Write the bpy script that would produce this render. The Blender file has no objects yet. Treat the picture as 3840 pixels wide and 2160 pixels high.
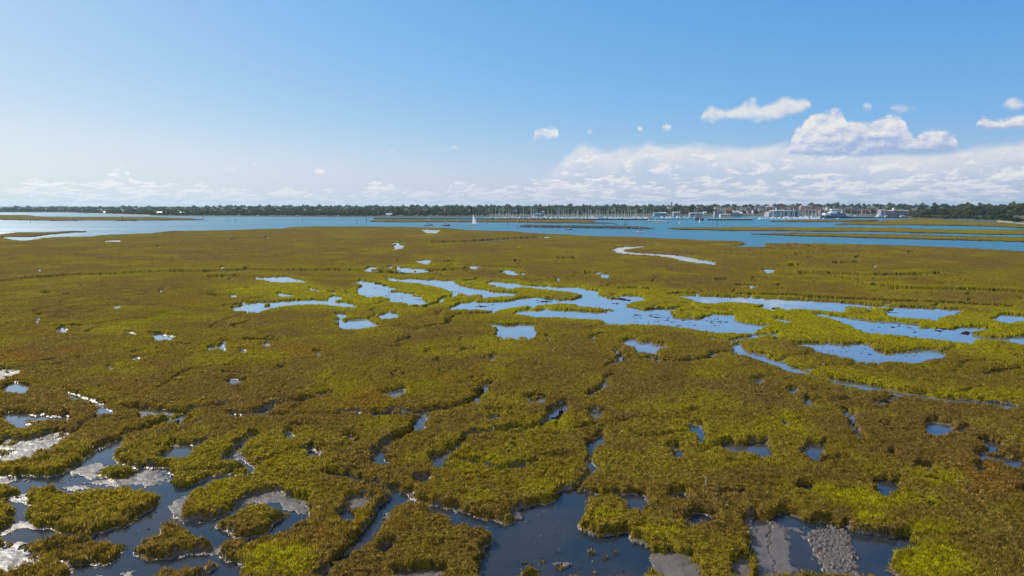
import bpy, bmesh, math, random
import numpy as np
from mathutils import Vector, Matrix

random.seed(7)
rng = np.random.default_rng(11)
R = math.radians
S = bpy.context.scene
COL = S.collection

# ------------------------------------------------------------------ camera
CAM_H, FPX, HOR = 25.0, 2560.0, 766.0
PITCH = math.atan((1080.0 - HOR) / FPX)
cam = bpy.data.cameras.new('camera')
cam.sensor_width = 36.0
cam.lens = 24.0
cam.clip_start, cam.clip_end = 0.5, 30000.0
cam_o = bpy.data.objects.new('camera', cam)
COL.objects.link(cam_o)
cam_o.location = (0, 0, CAM_H)
cam_o.rotation_euler = (math.pi / 2 - PITCH, 0, 0)
S.camera = cam_o

# ------------------------------------------------------------------ light, exposure
SUN_AZ, SUN_EL = R(-50), R(36)          # azimuth from +Y, negative = towards -X
SKY_STRENGTH, SUN_STRENGTH = 0.10, 5.0
S.view_settings.view_transform = 'Standard'
S.view_settings.look = 'None'
S.view_settings.exposure = 0.0
S.view_settings.gamma = 1.0
S.cycles.use_denoising = True
S.cycles.max_bounces = 5
S.cycles.diffuse_bounces = 2
S.cycles.glossy_bounces = 2
S.cycles.transmission_bounces = 2
S.cycles.volume_bounces = 0
S.cycles.sample_clamp_indirect = 4.0
S.cycles.sample_clamp_direct = 40.0
S.cycles.caustics_reflective = False
S.cycles.caustics_refractive = False

sun = bpy.data.lights.new('sun', 'SUN')
sun.energy, sun.angle, sun.color = SUN_STRENGTH, R(0.5), (1.0, 0.93, 0.82)
sun_o = bpy.data.objects.new('sun', sun)
COL.objects.link(sun_o)
sd = Vector((math.sin(SUN_AZ) * math.cos(SUN_EL), math.cos(SUN_AZ) * math.cos(SUN_EL), math.sin(SUN_EL)))
sun_o.rotation_euler = (-sd).to_track_quat('-Z', 'Y').to_euler()
sun_o.location = (-60, 40, 90)


class NT:
    """small helper round a node tree"""
    def __init__(self, tree):
        self.t, self.n, self.l = tree, tree.nodes, tree.links

    def new(self, kind, **kw):
        nd = self.n.new(kind)
        for k, v in kw.items():
            setattr(nd, k, v)
        return nd

    def put(self, sock, v):
        if isinstance(v, bpy.types.NodeSocket):
            self.l.new(v, sock)
        elif v is not None:
            sock.default_value = v

    def math(self, op, a, b=None, c=None, clamp=False):
        nd = self.new('ShaderNodeMath', operation=op, use_clamp=clamp)
        for i, v in enumerate((a, b, c)):
            if v is not None:
                self.put(nd.inputs[i], v)
        return nd.outputs[0]

    def vmath(self, op, a, b=None, s=None):
        nd = self.new('ShaderNodeVectorMath', operation=op)
        self.put(nd.inputs[0], a)
        if b is not None:
            self.put(nd.inputs[1], b)
        if s is not None:
            self.put(nd.inputs['Scale'], s)
        return nd.outputs['Value'] if op in ('LENGTH', 'DOT_PRODUCT') else nd.outputs[0]

    def noise(self, vec, scale, detail=3.0, rough=0.55, dist=0.0):
        nd = self.new('ShaderNodeTexNoise')
        if vec is not None:
            self.l.new(vec, nd.inputs['Vector'])
        nd.inputs['Scale'].default_value = scale
        nd.inputs['Detail'].default_value = detail
        nd.inputs['Roughness'].default_value = rough
        nd.inputs['Distortion'].default_value = dist
        return nd.outputs['Fac']

    def step(self, v, lo, hi, a=0.0, b=1.0):
        nd = self.new('ShaderNodeMapRange', interpolation_type='SMOOTHSTEP')
        for k, x in zip(('Value', 'From Min', 'From Max', 'To Min', 'To Max'), (v, lo, hi, a, b)):
            self.put(nd.inputs[k], x)
        return nd.outputs['Result']

    def mix(self, fac, a, b):
        nd = self.new('ShaderNodeMix', data_type='RGBA')
        self.put(nd.inputs[0], fac)
        for sock, v in ((nd.inputs[6], a), (nd.inputs[7], b)):
            self.put(sock, v if isinstance(v, bpy.types.NodeSocket) else (*v[:3], 1.0))
        return nd.outputs[2]

    def bump(self, h, strength, dist):
        nd = self.new('ShaderNodeBump')
        self.put(nd.inputs['Height'], h)
        nd.inputs['Strength'].default_value = strength
        nd.inputs['Distance'].default_value = dist
        return nd.outputs[0]


# ------------------------------------------------------------------ pixel <-> world
CP, SP = math.cos(PITCH), math.sin(PITCH)


def unproject(p, z=0.0):
    """photograph position (3840 x 2160) -> point on the level plane z"""
    p = np.asarray(p, float)
    dx = (p[..., 0] - 1920) / FPX
    dy = (1080 - p[..., 1]) / FPX
    dz = -SP + dy * CP
    t = (CAM_H - z) / np.maximum(-dz, 1e-6)
    return np.stack([dx * t, (CP + dy * SP) * t], -1)


def project(w, z=0.0):
    w = np.asarray(w, float)
    f = w[..., 1] * CP + (CAM_H - z) * SP
    u = w[..., 1] * SP - (CAM_H - z) * CP
    return np.stack([1920 + FPX * w[..., 0] / f, 1080 - FPX * u / f], -1)


def at(px, py, z=0.0):
    g = unproject((px, py), z)
    return Vector((float(g[0]), float(g[1]), z))


def far(px, dist, z=0.0):
    return Vector(((px - 1920) / FPX * dist * CP, dist, z))


def dist_of(py):
    return float(unproject((1920, py))[1])


# ------------------------------------------------------------------ world: sky and clouds
def pix_dir(px, py):
    dx, dy = (px - 1920) / FPX, (1080 - py) / FPX
    d = Vector((dx, CP + dy * SP, -SP + dy * CP)).normalized()
    return math.degrees(math.atan2(d.x, d.y)), math.degrees(math.asin(d.z))


AZ0, AZ1, EL0, EL1 = -40.0, 40.0, -2.0, 16.0


def build_world():
    W = bpy.data.worlds.new('World')
    S.world = W
    W.use_nodes = True
    N = NT(W.node_tree)
    N.n.clear()
    sky = N.new('ShaderNodeTexSky', sky_type='NISHITA')
    sky.sun_disc = False
    sky.sun_elevation = SUN_EL
    sky.sun_rotation = SUN_AZ
    sky.altitude = 30
    sky.air_density = 1.0
    sky.dust_density = 0.6
    sky.ozone_density = 2.2
    geo = N.new('ShaderNodeNewGeometry')
    d = N.vmath('SCALE', geo.outputs['Incoming'], s=-1.0)
    sep = N.new('ShaderNodeSeparateXYZ')
    N.l.new(d, sep.inputs[0])
    az = N.math('DEGREES', N.math('ARCTAN2', sep.outputs[0], sep.outputs[1]))
    el = N.math('DEGREES', N.math('ARCSINE', sep.outputs[2]))
    u = N.math('DIVIDE', N.math('SUBTRACT', az, AZ0), AZ1 - AZ0, clamp=True)

    def curve(pts):
        nd = N.new('ShaderNodeFloatCurve')
        c = nd.mapping.curves[0]
        q = []
        for px, py in pts:
            a, e = pix_dir(px, py)
            q.append(((a - AZ0) / (AZ1 - AZ0), (e - EL0) / (EL1 - EL0)))
        q = [p for p in sorted(q) if 0.0 < p[0] < 1.0]
        q = [(0.0, q[0][1])] + q + [(1.0, q[-1][1])]
        c.points[0].location, c.points[1].location = q[0], q[-1]
        for p in q[1:-1]:
            c.points.new(*p)
        for p in c.points:
            p.handle_type = 'VECTOR'
        nd.mapping.update()
        N.l.new(u, nd.inputs['Value'])
        return N.math('ADD', N.math('MULTIPLY', nd.outputs[0], EL1 - EL0), EL0)

    # billowing noise, stretched a little sideways as clouds low over the horizon are
    st = N.new('ShaderNodeMapping', vector_type='POINT')
    st.inputs['Scale'].default_value = (1.0, 1.0, 1.7)
    N.l.new(d, st.inputs['Vector'])
    v = st.outputs[0]
    nA = N.noise(v, 16.0, 6.0, 0.62, 0.35)
    nB = N.noise(v, 60.0, 6.0, 0.62, 0.2)
    # the same field a little towards the sun (up and left): the difference lights the billows
    off = N.vmath('ADD', v, (-0.006, 0.0, 0.010))
    nA2 = N.noise(off, 16.0, 6.0, 0.62, 0.35)
    nB2 = N.noise(off, 60.0, 6.0, 0.62, 0.2)
    relief = N.math('ADD', N.math('MULTIPLY', N.math('SUBTRACT', nA, nA2), 2.2), N.math('MULTIPLY', N.math('SUBTRACT', nB, nB2), 0.9))
    nz = N.math('ADD', N.math('SUBTRACT', nA, 0.5), N.math('MULTIPLY', N.math('SUBTRACT', nB, 0.5), 0.7))

    def layer(tops, bases, amp, soft, fade=None):
        top, base = curve(tops), (curve(bases) if bases else -3.0)
        body = N.math('SUBTRACT', top, el)
        if bases:
            low = N.math('MULTIPLY', N.math('SUBTRACT', el, base), 1.0)
            body = N.math('MINIMUM', body, low)
        f = N.math('ADD', body, N.math('MULTIPLY', nz, amp))
        a = N.step(f, -soft * 0.4, soft)
        depth = N.math('SUBTRACT', top, el)
        if fade:
            a = N.math('MULTIPLY', a, N.step(depth, fade[0], fade[1], 1.0, fade[2]))
        return a, depth, top, base

    def c6(l):
        return [(x / 1.9815, 320 + y / 1.9815) for x, y in l]

    def c5(l):
        return [(1300 + x / 1.9815, 320 + y / 1.9815) for x, y in l]

    def c4(l):
        return [(2600 + x / 2.077, 320 + y / 2.077) for x, y in l]

    L1 = c6([(0, 670), (60, 680), (180, 670), (230, 630), (320, 620), (350, 660), (420, 640), (520, 640), (600, 670), (680, 640), (760, 630), (830, 575), (910, 545), (950, 570), (1000, 650), (1050, 660), (1120, 650), (1160, 710), (1250, 680), (1370, 665), (1420, 690), (1480, 655), (1600, 680), (1650, 700), (1700, 660), (1760, 720), (1900, 740), (2100, 695), (2250, 715), (2500, 740), (2570, 770)]) + \
        c5([(40, 745), (100, 740), (140, 685), (210, 655), (330, 670), (360, 705), (530, 720), (760, 720), (790, 650), (850, 655), (970, 660), (1040, 700), (1300, 690), (1400, 650), (1900, 640), (2400, 700)]) + c4([(0, 690), (300, 690), (350, 665), (420, 715), (640, 690), (700, 640), (850, 650), (1000, 625), (1200, 620), (1400, 650), (1650, 640), (1700, 620), (1850, 590), (2000, 610), (2200, 580), (2400, 620), (2570, 560)])
    L2 = c5([(0, 900), (1350, 900), (1420, 700), (1500, 630), (1560, 590), (1640, 510), (1750, 440), (1860, 460), (1960, 485), (2060, 445), (2130, 460), (2230, 420), (2400, 450), (2560, 440)]) + c4([(100, 465), (400, 480), (700, 450), (1000, 470), (1500, 500), (1800, 530), (2200, 470), (2560, 430)])
    P2t = c4([(-900, 560), (700, 560), (750, 480), (775, 370), (840, 330), (880, 255), (960, 220), (1000, 240), (1060, 200), (1120, 185), (1165, 205), (1185, 295), (1300, 290), (1400, 300), (1430, 280), (1530, 235), (1600, 240), (1660, 290), (1700, 405), (1735, 410), (1800, 370), (1880, 340), (1960, 360), (2050, 370), (2080, 540), (2150, 540), (2190, 280), (2250, 225), (2350, 270), (2560, 250)])
    P2b = c4([(-900, 500), (700, 500), (760, 565), (900, 575), (1150, 570), (1500, 552), (1690, 545), (2060, 540), (2100, 480), (2180, 330), (2300, 350), (2560, 360)])
    P1t, P1b = [], []

    def puff(x, y, w, h):
        P1t.extend([(x - w - 14, y + 60), (x - w, y + 3), (x - w * .3, y - h), (x + w * .4, y - h * .8), (x + w, y + 2), (x + w + 14, y + 60)])
        P1b.extend([(x - w - 14, y - 60), (x - w, y + 2), (x - w * .3, y + h * .7), (x + w * .4, y + h * .8), (x + w, y + 2), (x + w + 14, y - 60)])
    for x, y, w, h in ((860, 640, 42, 8), (957, 624, 14, 5), (1022, 654, 24, 7), (1196, 645, 27, 10), (1426, 566, 13, 5), (1471, 567, 13, 5), (1705, 555, 19, 10), (1780, 550, 8, 4), (1960, 615, 12, 7), (2213, 495, 10, 8), (2400, 484, 14, 11), (2501, 476, 20, 12), (3255, 400, 24, 15), (3385, 405, 52, 16), (3500, 405, 18, 10), (3800, 392, 48, 22)):
        puff(x, y, w, h)
    P1t += c5([(1190, 520), (1215, 385), (1320, 322), (1380, 340), (1420, 318), (1490, 310), (1565, 322), (1580, 375), (1605, 520)])
    P1b += c5([(1190, 260), (1215, 382), (1300, 395), (1400, 402), (1500, 412), (1570, 395), (1580, 370), (1605, 260)])
    P1t += c4([(30, 420), (48, 250), (80, 190), (160, 150), (230, 188), (300, 180), (350, 140), (480, 95), (520, 150), (600, 130), (700, 90), (760, 70), (800, 120), (870, 95), (925, 160), (950, 330)])
    P1b += c4([(30, 150), (48, 275), (150, 298), (300, 265), (600, 268), (760, 240), (860, 200), (925, 165), (950, 40)])

    # sky colour: a touch deeper blue away from the sun than the plain model gives
    hs = N.new('ShaderNodeHueSaturation')
    hs.inputs['Saturation'].default_value = 1.12
    hs.inputs['Value'].default_value = 1.0
    N.l.new(sky.outputs[0], hs.inputs['Color'])
    gm = N.new('ShaderNodeMix', data_type='RGBA', blend_type='MULTIPLY')
    gm.inputs[0].default_value = 1.0
    N.l.new(hs.outputs[0], gm.inputs[6])
    gm.inputs[7].default_value = (0.93, 1.0, 1.12, 1)
    # the photograph's sky is flatter from the sun's side to the far side than the plain model: a power per channel
    sc_ = N.new('ShaderNodeSeparateColor')
    N.l.new(gm.outputs[2], sc_.inputs[0])
    cc_ = N.new('ShaderNodeCombineColor')
    chans = []
    for i, (g, k) in enumerate(((1.0, 0.80), (0.61, 0.752), (0.22, 0.865))):
        ch = N.math('MULTIPLY', N.math('POWER', N.math('MULTIPLY', sc_.outputs[i], 0.1), g), k * 10.0)
        chans.append(ch)
    N.l.new(N.math('MINIMUM', chans[0], N.math('MULTIPLY', chans[1], 0.87)), cc_.inputs[0])
    N.l.new(chans[1], cc_.inputs[1])
    N.l.new(chans[2], cc_.inputs[2])
    # overhead, out of the picture, grey added to make the skylight less blue
    base_sky = N.mix(N.step(el, 30.0, 58.0, 0.0, 0.85), cc_.outputs[0], (2.5, 2.95, 3.7))
    # bright cloud band added in the unseen sky behind the viewer, filling shaded sides
    back_fill = N.math('MULTIPLY', N.step(N.math('MULTIPLY', sep.outputs[1], -1.0), 0.05, 0.5), N.math('MULTIPLY', N.step(el, 1.0, 8.0), N.step(el, 38.0, 60.0, 1.0, 0.0)))
    base_sky = N.mix(N.math('MULTIPLY', back_fill, 0.6), base_sky, (8.2, 8.2, 8.3))
    # brightness of cloud follows the sky near the sun
    glow = N.math('POWER', N.math('MAXIMUM', N.vmath('DOT_PRODUCT', d, tuple(sd)), 0.0), 3.0)
    kk = N.math('ADD', 8.0, N.math('MULTIPLY', glow, 3.4))
    col = base_sky
    lit, shade = (1.0, 1.0, 1.02), (0.60, 0.70, 0.92)

    def over(col, a, light, k=1.0, hi=lit, lo=shade):
        c = N.mix(light, lo, hi)
        c = N.vmath('SCALE', c, s=N.math('MULTIPLY', kk, k))
        nd = N.new('ShaderNodeMix', data_type='RGBA')
        N.l.new(a, nd.inputs[0])
        N.l.new(col, nd.inputs[6])
        N.l.new(c, nd.inputs[7])
        return nd.outputs[2]

    # low haze veil along the horizon
    col = over(col, N.step(el, -0.5, 6.5, 0.42, 0.0), 0.62, 0.88)
    # ranks of small cumulus, closing up and shrinking towards the horizon
    cv = N.new('ShaderNodeCombineXYZ')
    lel = N.math('MULTIPLY', N.math('LOGARITHM', N.math('ADD', N.math('MAXIMUM', el, 0.0), 1.3), 2.0), 3.4)
    N.l.new(N.math('MULTIPLY', az, 0.62), cv.inputs[0])
    N.l.new(lel, cv.inputs[1])
    cu = N.noise(cv.outputs[0], 0.95, 7.0, 0.60, 0.25)
    cu2 = N.noise(N.vmath('ADD', cv.outputs[0], (-0.08, 0.22, 0.0)), 0.95, 7.0, 0.60, 0.25)
    rel2 = N.math('MULTIPLY', N.math('SUBTRACT', cu, cu2), 4.6)
    # tall shelf behind
    top = curve(L2)
    dep = N.math('SUBTRACT', top, el)
    f = N.math('ADD', dep, N.math('MULTIPLY', nz, 0.9))
    a = N.math('MULTIPLY', N.math('MULTIPLY', N.step(f, -0.25, 0.6), N.step(dep, 0.4, 3.2, 1.0, 0.14)), N.step(az, 0.6, 6.5, 0.0, 1.0))
    li = N.math('ADD', N.step(dep, 0.0, 2.6, 0.92, 0.50), N.math('MULTIPLY', relief, 0.7), clamp=True)
    col = over(col, N.math('MULTIPLY', a, 0.85), li, 0.97, lit, (0.66, 0.75, 0.95))
    # cumulus ranks in front
    for prof, cover, strength in ((L1, 0.22, 0.9), (L2, 0.0, 0.85)):
        top = curve(prof)
        dep = N.math('SUBTRACT', top, el)
        f = N.math('ADD', N.math('MULTIPLY', N.math('SUBTRACT', cu, 0.5), 3.2), N.step(dep, -0.5, 0.9, -1.5, cover))
        a = N.math('MULTIPLY', N.step(f, 0.0, 0.34), N.step(el, 0.2, 2.6, 0.45, 1.0))
        if prof is L2:
            a = N.math('MULTIPLY', a, N.step(az, 0.6, 6.0, 0.0, 1.0))
        li = N.math('ADD', 0.70, N.math('ADD', rel2, N.math('MULTIPLY', f, 0.12)), clamp=True)
        col = over(col, N.math('MULTIPLY', a, strength), li, 1.0, lit, (0.62, 0.72, 0.93))
    a, dep, top, base = layer(P2t, P2b, 1.35, 0.30)
    t01 = N.math('DIVIDE', N.math('SUBTRACT', el, base), N.math('MAXIMUM', N.math('SUBTRACT', top, base), 0.3))
    li = N.math('ADD', N.math('ADD', N.step(t01, 0.0, 0.75, 0.05, 0.8), N.step(az, 20.0, 27.0, 0.3, -0.15)), N.math('MULTIPLY', relief, 1.6), clamp=True)
    col = over(col, a, li, 1.0, lit, (0.46, 0.60, 0.90))
    a, dep, top, base = layer(P1t, P1b, 1.25, 0.40)
    t01 = N.math('DIVIDE', N.math('SUBTRACT', el, base), N.math('MAXIMUM', N.math('SUBTRACT', top, base), 0.3))
    li = N.math('ADD', N.step(t01, -0.1, 0.6, 0.4, 0.85), N.math('MULTIPLY', relief, 1.2), clamp=True)
    col = over(col, N.math('MULTIPLY', a, 0.88), li, 0.98)

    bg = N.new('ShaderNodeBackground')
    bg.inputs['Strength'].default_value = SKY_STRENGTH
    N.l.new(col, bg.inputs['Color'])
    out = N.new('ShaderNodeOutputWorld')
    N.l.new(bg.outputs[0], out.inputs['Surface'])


build_world()

# ------------------------------------------------------------------ materials
def material(name):
    m = bpy.data.materials.new(name)
    m.use_nodes = True
    N = NT(m.node_tree)
    b = m.node_tree.nodes['Principled BSDF']
    return m, N, b


def plain(name, c, rough=0.6, var=0.12, scale=0.8, metal=0.0):
    """painted or natural surface with mild uneven wear"""
    m, N, b = material(name)
    g = N.new('ShaderNodeNewGeometry')
    n = N.noise(g.outputs['Position'], scale, 4.0)
    lo = tuple(x * (1 - var) for x in c)
    hi = tuple(min(1.0, x * (1 + var)) for x in c)
    N.l.new(N.mix(n, lo, hi), b.inputs['Base Color'])
    b.inputs['Roughness'].default_value = rough
    b.inputs['Metallic'].default_value = metal
    return m


def marsh_colour(N, rnd=None):
    """olive, brown, rust and bright green patches of a salt marsh in late summer"""
    g = N.new('ShaderNodeNewGeometry')
    P = g.outputs['Position']
    flat = N.vmath('MULTIPLY', P, (1, 1, 0))
    big = N.noise(flat, 0.022, 4.0, 0.6, 0.5)
    mid = N.noise(flat, 0.11, 4.0, 0.62, 0.4)
    sml = N.noise(flat, 0.75, 3.0, 0.65)
    fin = N.noise(P, 3.2, 3.0, 0.7)
    at_ = N.new('ShaderNodeAttribute', attribute_name='lush')
    lush = at_.outputs['Fac']
    brown, olive, green = (0.155, 0.104, 0.025), (0.178, 0.132, 0.0155), (0.188, 0.168, 0.009)
    bright, rust, grey = (0.285, 0.272, 0.003), (0.225, 0.118, 0.014), (0.135, 0.118, 0.046)
    t = N.math('ADD', N.math('MULTIPLY', big, 0.9), N.math('MULTIPLY', mid, 0.75))
    c = N.mix(N.step(t, 0.70, 0.94), brown, olive)
    c = N.mix(N.step(t, 0.88, 1.08), c, green)
    c = N.mix(N.math('MULTIPLY', N.step(sml, 0.54, 0.74), 0.55), c, brown)
    c = N.mix(N.math('MULTIPLY', N.step(sml, 0.25, 0.42, 1.0, 0.0), 0.5), c, green)
    big2 = N.noise(N.vmath('ADD', flat, (311.0, 97.0, 0.0)), 0.05, 4.0, 0.6)
    c = N.mix(N.math('MULTIPLY', N.step(big2, 0.54, 0.72), 0.5), c, rust)
    gr = N.noise(N.vmath('ADD', flat, (57.0, 13.0, 0.0)), 0.45, 3.0, 0.7)
    c = N.mix(N.math('MULTIPLY', N.step(gr, 0.60, 0.76), 0.45), c, grey)
    lv = N.math('MULTIPLY', lush, N.step(N.math('ADD', N.math('MULTIPLY', sml, 0.6), N.math('MULTIPLY', fin, 0.4)), 0.36, 0.60, 0.25, 1.0), clamp=True)
    c = N.mix(lv, c, bright)
    shr = N.noise(N.vmath('ADD', flat, (23.0, 71.0, 0.0)), 0.55, 4.0, 0.7)
    c = N.mix(N.math('MULTIPLY', N.step(shr, 0.58, 0.68), 0.6), c, (0.052, 0.055, 0.022))
    fl = N.noise(N.vmath('MULTIPLY', flat, (0.10, 0.22, 0)), 1.0, 5.0, 0.72)
    c = N.mix(N.math('MULTIPLY', N.step(fl, 0.62, 0.70), 0.62), c, (0.045, 0.043, 0.016))
    mat_ = N.new('ShaderNodeAttribute', attribute_name='weed')
    c = N.mix(mat_.outputs['Fac'], c, (0.050, 0.024, 0.016))
    k = N.step(fin, 0.28, 0.72, 0.50, 1.50)
    if rnd:
        dr = N.new('ShaderNodeAttribute', attribute_name='dry')
        c = N.mix(dr.outputs['Fac'], c, (0.30, 0.215, 0.085))
        a2 = N.new('ShaderNodeAttribute', attribute_name='tone')
        k = N.math('MULTIPLY', k, a2.outputs['Fac'])
    return N.vmath('SCALE', c, s=N.math('MULTIPLY', k, 1.30 if rnd else 0.86)), P, fin, sml


def make_marsh_materials():
    m, N, b = material('marsh_plants')
    c, P, fin, sml = marsh_colour(N)
    N.l.new(c, b.inputs['Base Color'])
    b.inputs['Roughness'].default_value = 0.85
    b.inputs['Specular IOR Level'].default_value = 0.0
    f2 = N.noise(P, 7.0, 3.0, 0.7)
    N.l.new(N.bump(N.math('ADD', N.math('MULTIPLY', fin, 0.6), f2), 0.9, 0.16), b.inputs['Normal'])
    m2, N, b = material('marsh_leaves')
    c, P, fin, sml = marsh_colour(N, True)
    N.n.remove(b)
    df = N.new('ShaderNodeBsdfDiffuse')
    tr = N.new('ShaderNodeBsdfTranslucent')
    mx = N.new('ShaderNodeMixShader')
    N.l.new(c, df.inputs['Color'])
    N.l.new(N.vmath('MULTIPLY', c, (1.25, 1.2, 0.9)), tr.inputs['Color'])
    mx.inputs[0].default_value = 0.45
    N.l.new(df.outputs[0], mx.inputs[1])
    N.l.new(tr.outputs[0], mx.inputs[2])
    N.l.new(mx.outputs[0], N.n['Material Output'].inputs['Surface'])
    # wet mud, glossy where it is low and wet
    m3, N, b = material('wet_mud')
    g = N.new('ShaderNodeNewGeometry')
    P = g.outputs['Position']
    n1 = N.noise(P, 0.6, 5.0, 0.65)
    n2 = N.noise(P, 5.0, 4.0, 0.7)
    c = N.mix(n1, (0.096, 0.076, 0.060), (0.165, 0.132, 0.106))
    c = N.mix(N.step(n2, 0.55, 0.75, 0.0, 0.4), c, (0.05, 0.045, 0.04))
    N.l.new(c, b.inputs['Base Color'])
    N.l.new(N.step(n1, 0.35, 0.65, 0.32, 0.47), b.inputs['Roughness'])
    b.inputs['IOR'].default_value = 1.45
    N.l.new(N.bump(N.math('ADD', n2, N.noise(P, 1.6, 4.0, 0.7)), 0.35, 0.08), b.inputs['Normal'])
    return m, m2, m3


M_PLANT, M_LEAF, M_MUD = make_marsh_materials()


def sea_mat():
    """wind-ruffled shallow sea: the waves keep it from mirroring the horizon"""
    m, N, b = material('estuary_water')
    N.n.remove(b)
    g = N.new('ShaderNodeNewGeometry')
    P = g.outputs['Position']
    h = None
    for sc, k in ((0.16, 0.9), (0.6, 0.34), (2.0, 0.10)):
        mp = N.new('ShaderNodeMapping')
        mp.inputs['Rotation'].default_value = (0, 0, 0.5)
        mp.inputs['Scale'].default_value = (sc * 0.55, sc, sc)
        N.l.new(P, mp.inputs['Vector'])
        w = N.math('MULTIPLY', N.noise(mp.outputs[0], 1.0, 3.0, 0.6, 0.3), k)
        h = w if h is None else N.math('ADD', h, w)
    nrm = N.bump(h, 1.0, 1.0)
    st = N.new('ShaderNodeMapping')
    st.inputs['Scale'].default_value = (0.0035, 0.014, 1)
    N.l.new(P, st.inputs['Vector'])
    n = N.noise(st.outputs[0], 1.0, 4.0, 0.6, 0.4)
    df, gl = N.new('ShaderNodeBsdfDiffuse'), N.new('ShaderNodeBsdfGlossy')
    N.l.new(N.mix(N.step(n, 0.35, 0.65), (0.020, 0.190, 0.245), (0.022, 0.150, 0.245)), df.inputs['Color'])
    gl.inputs['Roughness'].default_value = 0.30
    N.l.new(nrm, gl.inputs['Normal'])
    fr = N.new('ShaderNodeFresnel')
    fr.inputs['IOR'].default_value = 1.33
    mx = N.new('ShaderNodeMixShader')
    N.l.new(N.math('MINIMUM', fr.outputs[0], N.step(n, 0.3, 0.7, 0.26, 0.40)), mx.inputs[0])
    N.l.new(df.outputs[0], mx.inputs[1])
    N.l.new(gl.outputs[0], mx.inputs[2])
    N.l.new(mx.outputs[0], N.n['Material Output'].inputs['Surface'])
    return m


M_SEA = sea_mat()
def pool_mat():
    """still brackish water over mud: a near mirror at a low angle"""
    m, N, b = material('pool_water')
    N.n.remove(b)
    g = N.new('ShaderNodeNewGeometry')
    P = g.outputs['Position']
    rip = N.math('ADD', N.math('MULTIPLY', N.noise(P, 0.9, 3.0, 0.6), 0.010), N.math('MULTIPLY', N.noise(P, 0.22, 3.0, 0.6), 0.02))
    rip = N.math('MULTIPLY', rip, N.step(N.noise(P, 0.08, 3.0), 0.4, 0.65, 0.25, 1.3))
    nrm = N.bump(rip, 1.0, 1.0)
    df, gl, mx = N.new('ShaderNodeBsdfDiffuse'), N.new('ShaderNodeBsdfGlossy'), N.new('ShaderNodeMixShader')
    n = N.noise(P, 0.16, 4.0, 0.65, 0.4)
    sp = N.new('ShaderNodeSeparateXYZ')
    N.l.new(P, sp.inputs[0])
    silt = N.math('MULTIPLY', N.step(sp.outputs[1], 55.0, 170.0), N.step(n, 0.2, 0.75, 0.75, 1.0))
    deep = N.mix(N.step(n, 0.35, 0.68), (0.016, 0.026, 0.036), (0.040, 0.038, 0.040))
    shal = N.mix(N.step(n, 0.35, 0.68), (0.40, 0.33, 0.31), (0.54, 0.44, 0.40))
    N.l.new(N.mix(silt, deep, shal), df.inputs['Color'])
    gl.inputs['Roughness'].default_value = 0.05
    N.l.new(nrm, gl.inputs['Normal'])
    fr = N.new('ShaderNodeFresnel')
    fr.inputs['IOR'].default_value = 1.33
    N.l.new(N.step(fr.outputs[0], 0.02, 0.42, 0.05, 0.92), mx.inputs[0])
    N.l.new(df.outputs[0], mx.inputs[1])
    N.l.new(gl.outputs[0], mx.inputs[2])
    N.l.new(mx.outputs[0], N.n['Material Output'].inputs['Surface'])
    return m


M_POOL = pool_mat()


# ------------------------------------------------------------------ object helpers
def link(name, me, mats, parent=None):
    o = bpy.data.objects.new(name, me)
    COL.objects.link(o)
    for m in (mats if isinstance(mats, (list, tuple)) else [mats]):
        me.materials.append(m)
    if parent:
        o.parent = parent
    return o


def tag(o, label=None, cat=None, group=None, kind=None):
    for k, v in (('label', label), ('category', cat), ('group', group), ('kind', kind)):
        if v:
            o[k] = v
    return o


def root(name, loc, rz, label, cat, group=None):
    o = bpy.data.objects.new(name, None)
    COL.objects.link(o)
    o.location = loc
    o.rotation_euler = (0, 0, rz)
    o.empty_display_size = 0.5
    return tag(o, label, cat, group)


def mesh_np(name, v, f, smooth=False):
    """mesh from arrays; f is (n,3) or (n,4)"""
    me = bpy.data.meshes.new(name)
    v = np.ascontiguousarray(v, np.float32)
    f = np.ascontiguousarray(f, np.int32)
    k = f.shape[1]
    me.vertices.add(len(v))
    me.vertices.foreach_set('co', v.ravel())
    me.loops.add(f.size)
    me.loops.foreach_set('vertex_index', f.ravel())
    me.polygons.add(len(f))
    me.polygons.foreach_set('loop_start', np.arange(0, f.size, k, dtype=np.int32))
    me.polygons.foreach_set('loop_total', np.full(len(f), k, np.int32))
    if smooth:
        me.polygons.foreach_set('use_smooth', np.ones(len(f), bool))
    me.update(calc_edges=True)
    return me


def attr(me, name, data, dom='POINT'):
    a = me.attributes.new(name, 'FLOAT', dom)
    a.data.foreach_set('value', np.ascontiguousarray(data, np.float32))


# ------------------------------------------------------------------ numpy noise
_perm = rng.permutation(512)
_perm = np.concatenate([_perm, _perm]).astype(np.int32)
_val = rng.random(512).astype(np.float32)


def vnoise(x, y):
    xi, yi = np.floor(x).astype(np.int64), np.floor(y).astype(np.int64)
    fx, fy = (x - xi).astype(np.float32), (y - yi).astype(np.float32)
    fx, fy = fx * fx * (3 - 2 * fx), fy * fy * (3 - 2 * fy)

    def h(a, b):
        return _val[_perm[(_perm[a & 511] + b) & 511] & 511]
    a, b, c, d = h(xi, yi), h(xi + 1, yi), h(xi, yi + 1), h(xi + 1, yi + 1)
    return (a * (1 - fx) + b * fx) * (1 - fy) + (c * (1 - fx) + d * fx) * fy


def fbm(x, y, sc, oc=3, seed=0.0, gain=0.55):
    s, amp, tot = 0.0, 1.0, 0.0
    for i in range(oc):
        s = s + amp * vnoise(x * sc + seed + 17.3 * i, y * sc - seed + 9.1 * i)
        tot += amp
        amp *= gain
        sc *= 2.03
    return s / tot          # 0..1

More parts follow.
